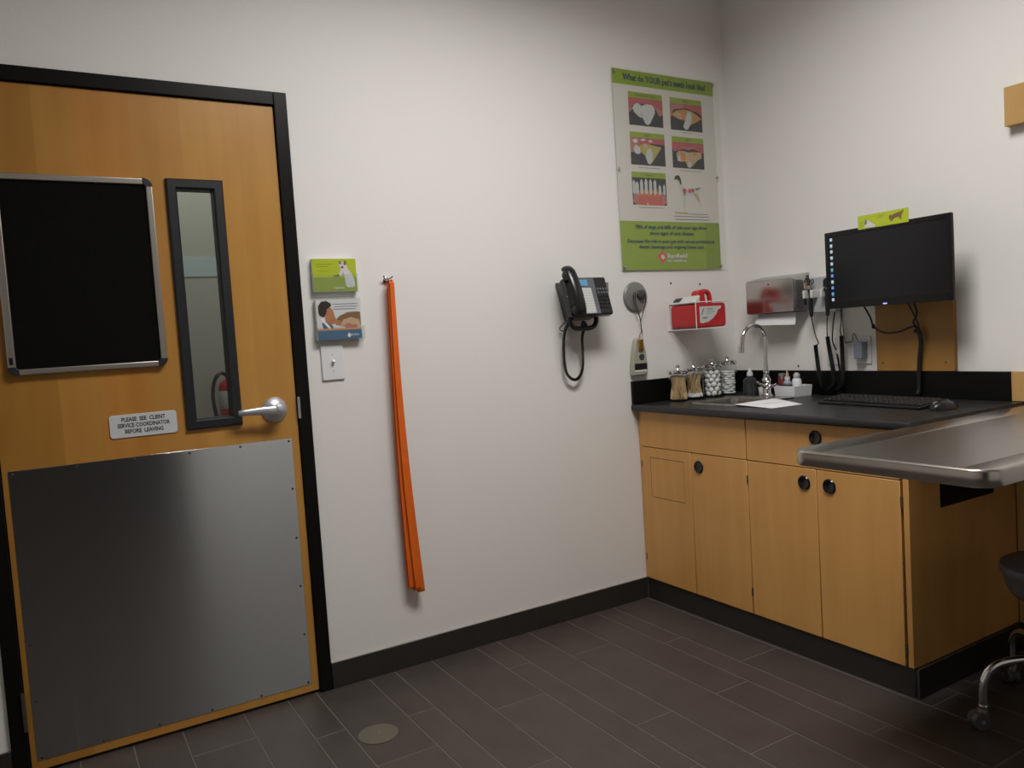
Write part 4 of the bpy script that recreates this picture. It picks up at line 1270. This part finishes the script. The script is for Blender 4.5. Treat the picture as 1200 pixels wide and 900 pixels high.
# ---------------------------------------------------------------- towel dispenser
t = thing('towel_dispenser', 'brushed steel paper towel dispenser on the wall above the faucet', 'towel dispenser', (-.055, -.322, 1.297))
b = mb('steel')
b.prism([(-.0008, 1.300), (-.0008, 1.476), (-.098, 1.456), (-.110, 1.448), (-.110, 1.300)], -.463, -.183, 'XZ') if False else None
b.T = Matrix(((1, 0, 0, 0), (0, 1, 0, 0), (0, 0, 1, 0), (0, 0, 0, 1)))
def xzprism(b, poly, y0, y1):
    n = len(poly)
    b.add([(x, y0, z) for x, z in poly] + [(x, y1, z) for x, z in poly], [tuple(range(n)), tuple(range(n, 2 * n))] + [(i, (i + 1) % n, n + (i + 1) % n, n + i) for i in range(n)])
xzprism(b, [(-.0008, 1.302), (-.0008, 1.474), (-.100, 1.455), (-.1075, 1.449), (-.1075, 1.302)], -.463, -.183)
keep(b.build('housing', bevel=.002), t)
b = mb('steel').box(-.1115, -.1080, -.460, -.186, 1.300, 1.4495)
keep(b.build('front_door', bevel=.002), t)
keep(mb('steeldark').box(-.100, -.012, -.452, -.194, 1.2975, 1.3015).build('towel_slot'), t)
keep(mb('steeldark').lathe([(0, 0), (.004, 0), (.004, -.0015), (0, -.002)], (-.1116, -.322, 1.432), 'X', 10).build('lock'), t)
keep(mb('screw').box(-.020, -.009, -.4665, -.4632, 1.415, 1.460).build('side_latch'), t)
keep(mb('screw').box(-.040, -.028, -.4655, -.4632, 1.325, 1.360).build('side_slot'), t)
b = mb('paper')
b.add([(-.075, -.440, 1.2965), (-.075, -.225, 1.2965), (-.100, -.215, 1.246), (-.092, -.446, 1.240), (-.072, -.440, 1.2965), (-.072, -.225, 1.2965), (-.097, -.215, 1.246), (-.089, -.446, 1.240)],
      [(0, 1, 2, 3), (4, 5, 6, 7), (0, 1, 5, 4), (1, 2, 6, 5), (2, 3, 7, 6), (3, 0, 4, 7)])
keep(b.build('towel_end', label='white paper towel end hanging out'), t)

# ---------------------------------------------------------------- monitor board, monitor and cables
mo = tag(mb('boardwood').box(-.0205, -.0008, -1.126, -.797, 1.0262, 1.606).build('backing_board', bevel=.001, seg=1), 'honey maple board on the wall behind the computer monitor', 'board')
for y, z in ((-.825, 1.060), (-1.090, 1.060)):
    mb('screw').lathe([(0, 0), (.004, 0), (.003, -.0012), (0, -.0014)], (-.0206, y, z), 'X', 10).build('screw', mo)
MX = -.180
t = thing('monitor', 'black widescreen computer monitor with a column of glowing desktop icons', 'monitor', (MX + .04, -.958, 1.296))
my0, my1, mz0, mz1 = -.690, -1.222, 1.297, 1.612
b = mb('bezel')
keep(mb('bezel').box(MX, MX + .012, my1, my0, mz0, mz1).build('housing', bevel=.004, seg=3), t)
bb_ = mb('bezel')
bz = .018
for q in ((my0, my0 - bz, mz0, mz1), (my1 + bz, my1, mz0, mz1), (my0 - bz, my1 + bz, mz1 - .019, mz1), (my0 - bz, my1 + bz, mz0, mz0 + .032)):
    bb_.box(MX - .0045, MX + .001, q[1], q[0], q[2], q[3])
keep(bb_.build('bezel', bevel=.0012), t)
scr = keep(mb('screen').box(MX - .0022, MX + .001, my1 + bz, my0 - bz, mz0 + .032, mz1 - .019).build('screen'), t)
keep(mb('bezel').box(MX + .0125, MX + .060, -1.12, -.80, 1.330, 1.580).build('rear_cover', bevel=.010, seg=3), t)
keep(mb('blackplastic').box(MX + .060, -.0208, -.985, -.935, 1.410, 1.500).build('wall_arm', bevel=.003), t)
for k in range(11):
    z = 1.582 - k * .0247
    key = ('icon', 'icon', 'icon', 'icon', 'icon', 'iconteal', 'iconblue', 'icon', 'iconblue', 'iconblue', 'icon')[k]
    o = mb(key).box(MX - .0030, MX - .0022, my0 - bz - .0165, my0 - bz - .0055, z - .0065, z + .0055)
    if k % 2: o.use('iconteal').box(MX - .0031, MX - .0021, my0 - bz - .0155, my0 - bz - .0065, z - .0100, z - .0085)
    keep(o.build('desktop_icon'), t)
keep(mb('led').box(MX - .0050, MX - .0045, -.962, -.945, mz0 + .0045, mz0 + .0085).build('power_light', label='glowing blue power light'), t)
keep(mb('greyplate').box(MX - .0048, MX - .0045, -.953, -.944, mz1 - .0105, mz1 - .0075).build('maker_mark'), t)
# green reminder strip
gs = tag(mb('limecard').box(MX - .0062, MX - .0050, -1.062, -.849, 1.603, 1.6560).build('reminder_strip'), 'bright lime green strip with a small dog and cat stuck on top of the monitor', 'sign')
a = Art(frame_right(MX - .0063, -.849, 1.603))
a.r('limecard2', .004, .026, .014, .017).r('limecard2', .004, .026, .024, .027).r('limecard2', .090, .114, .040, .043).r('limecard2', .088, .108, .034, .0365)
a.p('furwhite', [(.030, .004), (.032, .030), (.040, .036), (.050, .028), (.070, .014), (.082, .006), (.070, .002)]).p('greyink', [(.030, .018), (.033, .034), (.040, .036), (.041, .022), (.036, .014)])
a.p('furbrown', [(.136, .016), (.140, .030), (.152, .038), (.172, .042), (.186, .044), (.196, .056 - .006), (.192, .042), (.186, .032), (.184, .014), (.180, .014), (.176, .026), (.156, .024), (.146, .014), (.142, .014), (.144, .024)])
a.p('furbrown', circ(.141, .030, .007, 12))
a.build('printed_front', gs)
# cables
b = mb('cable').tube(spline([(-.115, -.795, 1.330), (-.060, -.800, 1.255), (-.058, -.815, 1.212), (-.058, -.860, 1.187), (-.055, -.920, 1.187), (-.050, -.975, 1.205), (-.046, -.998, 1.198)], 8), .0036, 8)
b.ball((-.058, -.813, 1.214), .0085, 10, (1, .8, 1.3))
keep(b.build('video_cable', label='black cable drooping from the left underside'), t)
b = mb('cable').tube(spline([(-.115, -1.012, 1.340), (-.050, -.998, 1.262), (-.048, -.982, 1.222), (-.044, -.996, 1.195), (-.040, -1.005, 1.150), (-.036, -.996, 1.085), (-.034, -.990, 1.026), (-.034, -.988, .960), (-.040, -.985, .935)], 8), [.004] * 24 + [.0085] * 41, 10)
b.ball((-.044, -.990, 1.188), .0100, 10)
keep(b.build('cable_bundle', label='thick black cable bundle'), t)
b = mb('cable').tube(spline([(-.110, -.985, 1.335), (-.046, -.975, 1.270), (-.040, -.992, 1.225), (-.042, -1.002, 1.190)], 8), .0030, 8)
keep(b.build('power_cable'), t)

# keyboard
kb = thing('keyboard', 'black computer keyboard lying on the worktop under the monitor', 'keyboard', (-.275, -.985, .9175), None, R(-5))
b = mb('blackplastic')
b.add([(-.090, -.228, 0), (.075, -.228, 0), (.075, .228, 0), (-.090, .228, 0), (-.090, -.228, .010), (.075, -.228, .026), (.075, .228, .026), (-.090, .228, .010)],
      [(0, 1, 2, 3), (4, 5, 6, 7), (0, 1, 5, 4), (1, 2, 6, 5), (2, 3, 7, 6), (3, 0, 4, 7)])
b.build('base', kb, bevel=.003)
kbase = mb('blackplastic')
ky = mb('knob')
ky.rings([[(-.0078, -.0078, 0), (.0078, -.0078, 0), (.0078, .0078, 0), (-.0078, .0078, 0)], [(-.0062, -.006, .0062), (.0066, -.006, .0070), (.0066, .006, .0070), (-.0062, .006, .0062)]])
k0 = ky.build('key', kb, bevel=.0008, seg=1)
n = 0
k0.data.materials.clear(); k0.data.materials.append(M['keycap'])
for r_ in range(5):
    xx = -.060 + r_ * .0265 * .93
    for c_ in range(20):
        if r_ == 0 and 4 <= c_ <= 8: continue
        yy = .212 - c_ * .0218 - (.005 if c_ > 13 else 0)
        if yy < -.222: continue
        if n == 0: o = k0
        else:
            o = k0.copy(); C.objects.link(o); o.parent = kb
        o.location = (xx, yy, .0105 + (xx + .090) * .097)
        o.scale = (1.25, 1.22, 1)
        n += 1
spc = mb('keycap').box(-.0095, .0095, -.050, .050, 0, .0066).build('space_bar', kb, bevel=.001)
spc.location = (-.060, .075, .0130)
# mouse
ms = thing('computer_mouse', 'black computer mouse beside the right end of the keyboard', 'mouse', (-.335, -1.262, .9175), None, R(-12))
b = mb('phone')
rs = []
for i in range(11):
    t_ = i / 10
    x = -.055 + .110 * t_
    hw = .030 * math.sin(PI * min(.98, max(.02, t_)) ** .95) ** .45
    hh = .034 * (math.sin(PI * (t_ * .9 + .06))) ** .6
    rs.append([(x, hw * math.cos(PI * k / 10), .001 + hh * max(0, math.sin(PI * k / 10)) ** .7) for k in range(11)])
b.rings(rs)
b.build('shell', ms, smooth=60)
mb('greyplate').box(-.046, -.026, -.003, .003, .016, .030).build('scroll_wheel', ms, bevel=.002)
mb('cable').tube(spline([(.050, 0, .010), (.10, .03, .0045), (.16, .10, .0045), (.22, .20, .0045)], 6), .002, 6).build('cord', ms)

# ---------------------------------------------------------------- otoscope wall station
t = thing('diagnostic_station', 'grey wall mounted otoscope station left of the monitor', 'medical device', (-.03, -.54, 1.285))
keep(mb('otogrey').box(-.052, -.0008, -.630, -.500, 1.285, 1.445).build('transformer_box', bevel=.006, seg=3), t)
for y in (-.520, -.610):
    b = mb('offwhite').box(-.0575, -.0515, y - .026, y + .026, 1.352, 1.388)
    b.box(-.094, -.0575, y - .026, y - .0135, 1.352, 1.388).box(-.094, -.0575, y + .0135, y + .026, 1.352, 1.388)
    keep(b.build('handle_cradle', bevel=.003, seg=2), t)
def handle(t_, y, label, tip):
    h = thing('scope_handle', label, 'otoscope', (-.073, y, 1.27))
    b = mb('blackplastic').lathe([(0, 0), (.0065, 0), (.0080, .010), (.0095, .040), (.0100, .072), (.0085, .084), (.0060, .100), (.0055, .116), (0, .118)], (0, 0, 0), 'Z', 18)
    b.build('grip', h)
    mb('blackplastic').lathe([(0, 0), (.011, 0), (.013, .004), (.011, .011), (0, .012)], (0, 0, .112), 'Z', 18).build('collar', h)
    if tip:
        b = mb('satin').tube([(0, 0, .120), (0, 0, .140)], .0055, 12)
        b.use('phone')
        b.tube([(.0, .014 + .013 * math.cos(R(a_)) , .158 + .015 * math.sin(R(a_))) for a_ in range(0, 361, 20)], .0028, 8)
        b.tube([(.0, -.012 + .006 * math.cos(R(a_)), .156 + .008 * math.sin(R(a_))) for a_ in range(0, 361, 20)], .0022, 8)
        b.tube([(0, .018, .142), (0, -.006, .142), (0, -.012, .148)], .0022, 8)
        b.build('specula_head', h)
        mb('toothtan').box(-.01, .006, .020, .026, .128, .150).build('dial', h)
    else:
        mb('blackplastic').lathe([(0, 0), (.014, .002), (.014, .030), (.006, .040), (0, .041)], (0, 0, .124), 'Z', 16).build('head', h)
    return h
handle(t, -.522, 'slim black otoscope handle with ring head hanging at the left of the station', True)
handle(t, -.606, 'black scope handle partly hidden behind the monitor edge', False)
b = mb('cable')
def cord(p, coil, label, thin=.0024, rc=.0088):
    b = mb('cable')
    q = spline(p, 8)
    b.tube(q, thin, 6)
    b.use('cable')
    c = spline(coil, 34)
    b.tube(c, [rc + .0012 * math.cos(i * PI) for i in range(len(c))], 8)
    tag(b.build('coiled_cord'), label, 'cord', None)
cord([(-.073, -.522, 1.272), (-.068, -.523, 1.240), (-.060, -.531, 1.180), (-.056, -.540, 1.152), (-.056, -.526, 1.142)], [(-.056, -.524, 1.143), (-.054, -.526, 1.100), (-.050, -.532, 1.020), (-.048, -.542, .950), (-.060, -.548, .925)],
     'leftmost black coiled cord hanging below the otoscope station')
cord([(-.073, -.606, 1.272), (-.066, -.596, 1.240), (-.060, -.590, 1.200), (-.056, -.588, 1.178)], [(-.056, -.588, 1.179), (-.054, -.592, 1.130), (-.050, -.604, 1.040), (-.048, -.606, .975), (-.056, -.580, .945), (-.060, -.562, .940)],
     'middle black coiled cord below the otoscope station')
cord([(-.040, -.618, 1.284), (-.046, -.612, 1.230), (-.052, -.610, 1.160), (-.034, -.612, 1.120)], [(-.030, -.614, 1.10), (-.028, -.618, 1.060), (-.027, -.622, 1.020), (-.027, -.626, .965), (-.030, -.630, .935)],
     'short black cord just behind the middle coiled cord', .0030, .0040)
cord([(-.060, -.664, 1.300), (-.056, -.660, 1.240), (-.054, -.652, 1.205), (-.054, -.656, 1.180)], [(-.054, -.657, 1.180), (-.052, -.656, 1.110), (-.050, -.654, 1.030), (-.048, -.648, .970), (-.058, -.626, .942)],
     'rightmost black coiled cord of the row, nearest the honey board')
# outlets
def outlet(y0, y1, z0, z1, label):
    t = thing('outlet_plate', label, 'outlet', (-.003, (y0 + y1) / 2, z0))
    keep(mb('white').box(-.007, -.0008, y1, y0, z0, z1).build('plate', bevel=.002), t)
    for z in ((z0 + z1) / 2 - .021, (z0 + z1) / 2 + .021):
        keep(mb('offwhite').prism(rrect((y0 + y1) / 2 - .016, (y0 + y1) / 2 + .016, z - .014, z + .014, .008), -.0088, -.007, 'YZ').build('socket'), t)
    return t
outlet(-.548, -.620, 1.052, 1.170, 'white outlet plate on the wall behind the coiled cords')
ot = outlet(-.690, -.762, 1.055, 1.172, 'white outlet plate with a grey plug left of the honey maple board')
ad = thing('power_adapter', 'grey blue plug adapter in the outlet left of the board', 'adapter', (-.025, -.728, 1.075))
keep(mb('adapter').box(-.048, -.0092, -.748, -.708, 1.078, 1.150).build('housing', bevel=.003), ad)
keep(mb('greycable').tube(spline([(-.030, -.720, 1.150), (-.032, -.705, 1.185), (-.022, -.690, 1.180), (-.012, -.680, 1.155), (-.010, -.655, 1.150), (-.010, -.640, 1.158), (-.012, -.632, 1.30)], 7), .0022, 6).build('lead'), ad)
# small wall screws left by an old fitting
for i, (pos, lab) in enumerate((((-.415, 0, 1.473), 'tiny wall screw at the upper left of the red container'), ((-.226, 0, 1.465), 'tiny wall screw directly above the red container handle'))):
    tag(mb('screw').lathe([(0, -.0003), (.0055, -.0003), (.0045, -.003), (0, -.0035)], pos, 'Y', 12).build('wall_screw'), lab, 'screw', None)
tag(mb('screw').lathe([(0, -.0003), (.0045, -.0003), (.004, -.003), (0, -.0035)], (0, -.382, 1.045), 'X', 12).build('wall_screw'), 'tiny wall screw low on the wall right of the faucet', 'screw')

# ---------------------------------------------------------------- right of the worktop
wp = tag(mb('blockwood').box(-.0200, -.0008, -2.05, -1.3365, .1002, .8870).box(-.0200, -.0008, -2.05, -1.3700, .8872, .9175).box(-.0200, -.0008, -2.05, -1.3285, .9177, 1.0255).build('wall_panel', bevel=.0015, seg=1), 'tall maple wall panel carrying the steel exam table beside the worktop', 'wall panel')
tag(mb('blockwood').box(-.040, -.0008, -2.02, -1.3375, 1.894, 2.030).build('wall_block', bevel=.0015, seg=1), 'maple block on the wall high above the exam table', 'wood block')

tb = thing('exam_table', 'stainless steel fold up exam table top with raised rolled rim', 'exam table', (-.60, -1.61, .85))
tx0, tx1, ty0, ty1, tz = -1.276, -.0215, -1.915, -1.3735, .9085
b = mb('tablerim')
def rr(dx, dy, z, r=.055):
    # rounded only at the two free corners
    x0, x1, y0, y1 = tx0 + dx, tx1, ty0 + dy, ty1 - dy
    r_ = max(.012, r - max(dx, dy))
    out = []
    for cx, cy, a0 in ((x0 + r_, y1 - r_, 90), (x0 + r_, y0 + r_, 180)):
        for k in range(9):
            a_ = R(a0 + 90 * k / 8)
            out.append((cx + r_ * math.cos(a_), cy + r_ * math.sin(a_), z))
    return out + [(x1, y0, z), (x1, y1, z)]
prof = [(.0035, .0035, tz - .0420), (0, 0, tz - .0385), (0, 0, tz - .0075), (.0022, .0022, tz - .0022), (.0075, .0075, tz), (.012, .016, tz - .0004), (.017, .078, tz - .0040), (.020, .084, tz - .0065)]
b.rings([rr(dx, dy, z) for dx, dy, z in prof], close0=False, close1=False)
b.rings([rr(.0035, .0035, tz - .0420), rr(.020, .020, tz - .0420), rr(.020, .020, tz - .020)], close0=False, close1=False)
keep(b.build('rolled_rim', smooth=50), tb)
b = mb('tabletop')
b.rings([rr(.0198, .0838, tz - .0105), rr(.0198, .0838, tz - .0064)])
keep(b.build('tabletop'), tb)
b = mb('steeldark')
b.box(-1.12, -.03, -1.83, -1.47, tz - .034, tz - .0108)
keep(b.build('under_frame', bevel=.002), tb)
for y in (-1.50, -1.76):
    keep(mb('satin').tube([(-.0225, y, .56), (-.030, y, .56), (-.62, y, .862)], .011, 12).build('support_strut'), tb)
keep(mb('satin').box(-.030, -.0205, -1.80, -1.40, tz - .060, tz - .036).build('wall_bracket', bevel=.001), tb)

# ---------------------------------------------------------------- stool
stx, sty = -.455, -1.690
st = thing('rolling_stool', 'charcoal padded rolling stool with bent chrome legs, tucked under the exam table', 'stool', (stx, sty, 0))
mb('vinyl').lathe([(0, .380), (.120, .380), (.140, .386), (.152, .400), (.159, .420), (.164, .440), (.166, .448), (.171, .454), (.174, .467), (.170, .479), (.156, .486), (.08, .490), (0, .491)], (0, 0, 0), 'Z', 48).build('seat', st)
mb('blackplastic').lathe([(0, .356), (.085, .356), (.090, .3795), (0, .3798)], (0, 0, 0), 'Z', 24).build('seat_plate', st)
mb('chrome').lathe([(0, .165), (.014, .165), (.014, .356), (0, .356)], (0, 0, 0), 'Z', 20).build('gas_column', st)
mb('blackplastic').lathe([(0, .150), (.030, .152), (.032, .200), (.024, .210), (.024, .290), (.016, .292), (0, .292)], (0, 0, 0), 'Z', 24).build('hub', st)
base_a = math.atan2(-1.558 - sty, -.685 - stx)
for k in range(4):
    an = base_a + 2 * PI * k / 4
    RR = .262
    b = mb('chrome')
    b.tube(spline([(.026, 0, .198), (.10, 0, .204), (.19, 0, .200), (.236, 0, .182), (.258, 0, .145), (RR, 0, .100), (RR, 0, .068)], 6), .0118, 14)
    b.lathe([(0, .060), (.014, .060), (.015, .064), (.015, .072), (0, .073)], (RR, 0, 0), 'Z', 16)
    o = b.build('leg', st); o.rotation_euler = (0, 0, an)
    c = mb('rubber')
    c.lathe([(0, -.020), (.0245, -.020), (.027, -.015), (.027, -.005), (.024, -.002), (.024, .002), (.027, .005), (.027, .015), (.0245, .020), (0, .020)], (RR + .014, 0, .0275), 'Y', 24)
    c.use('chrome').lathe([(0, -.0215), (.007, -.0215), (.007, .0215), (0, .0215)], (RR + .014, 0, .0275), 'Y', 14)
    c.use('hinge').lathe([(0, .0), (.017, .0), (.019, .010), (.014, .022), (0, .024)], (RR + .004, 0, .0385), 'Z', 18)
    cc = c.build('caster'); cc.parent = o

# ---------------------------------------------------------------- floor cleanout cover
fd = tag(mb('disc').lathe([(0, .0004), (.0655, .0004), (.0650, .0022), (.061, .0026), (0, .0028)], (-2.184, -.436, 0), 'Z', 40).build('floor_cover'), 'round flat brownish cover plate set on the floor tiles near the door', 'floor cover')
mb('steelscrew').lathe([(0, .0028), (.0045, .0028), (.004, .0036), (0, .0038)], (-2.178, -.432, 0), 'Z', 12).build('centre_screw', fd)

# ================================================================ SEEN THROUGH THE DOOR WINDOW
ex = thing('fire_extinguisher', 'red fire extinguisher with white label and black hose seen through the door window', 'fire extinguisher', (0, 0, 0))
def hallpt(px, py, yw):
    """helper for placing the hallway things: point at depth yw seen in line with the window"""
    pass
EX, EY, EZ = -2.182, 1.500, .795
ex.location = (EX, EY, EZ)
mb('extred').lathe([(0, 0), (.050, 0), (.056, .008), (.056, .300), (.050, .322), (.032, .338), (.020, .342), (.018, .345), (0, .345)], (0, 0, 0), 'Z', 32).build('cylinder', ex)
mb('label').lathe([(.0563, .190), (.0568, .192), (.0568, .282), (.0563, .284)], (0, 0, 0), 'Z', 32).build('label_wrap', ex)
b = mb('blackplastic').lathe([(0, 0), (.016, 0), (.016, .030), (.010, .040), (0, .040)], (0, 0, .3455), 'Z', 16)
b.box(-.012, .075, -.010, .010, .362, .372); b.box(-.012, .085, -.008, .008, .380, .388)
b.build('valve_handle', ex)
mb('cable').tube(spline([(-.010, 0, .366), (-.04, -.01, .378), (-.070, -.012, .350), (-.086, -.012, .290), (-.088, -.012, .230), (-.080, -.012, .160), (-.076, -.012, .090)], 7), .0095, 10).build('hose', ex)
mb('steeldark').box(-.030, .030, .0575, .0985, .10, .30).build('wall_hanger', ex)
wn = tag(mb('noticeblue').box(-2.40, -2.08, 1.596, 1.5995, 1.690, 1.795).build('hallway_notice'), 'pale blue grey notice on the hallway wall seen through the door window', 'notice')
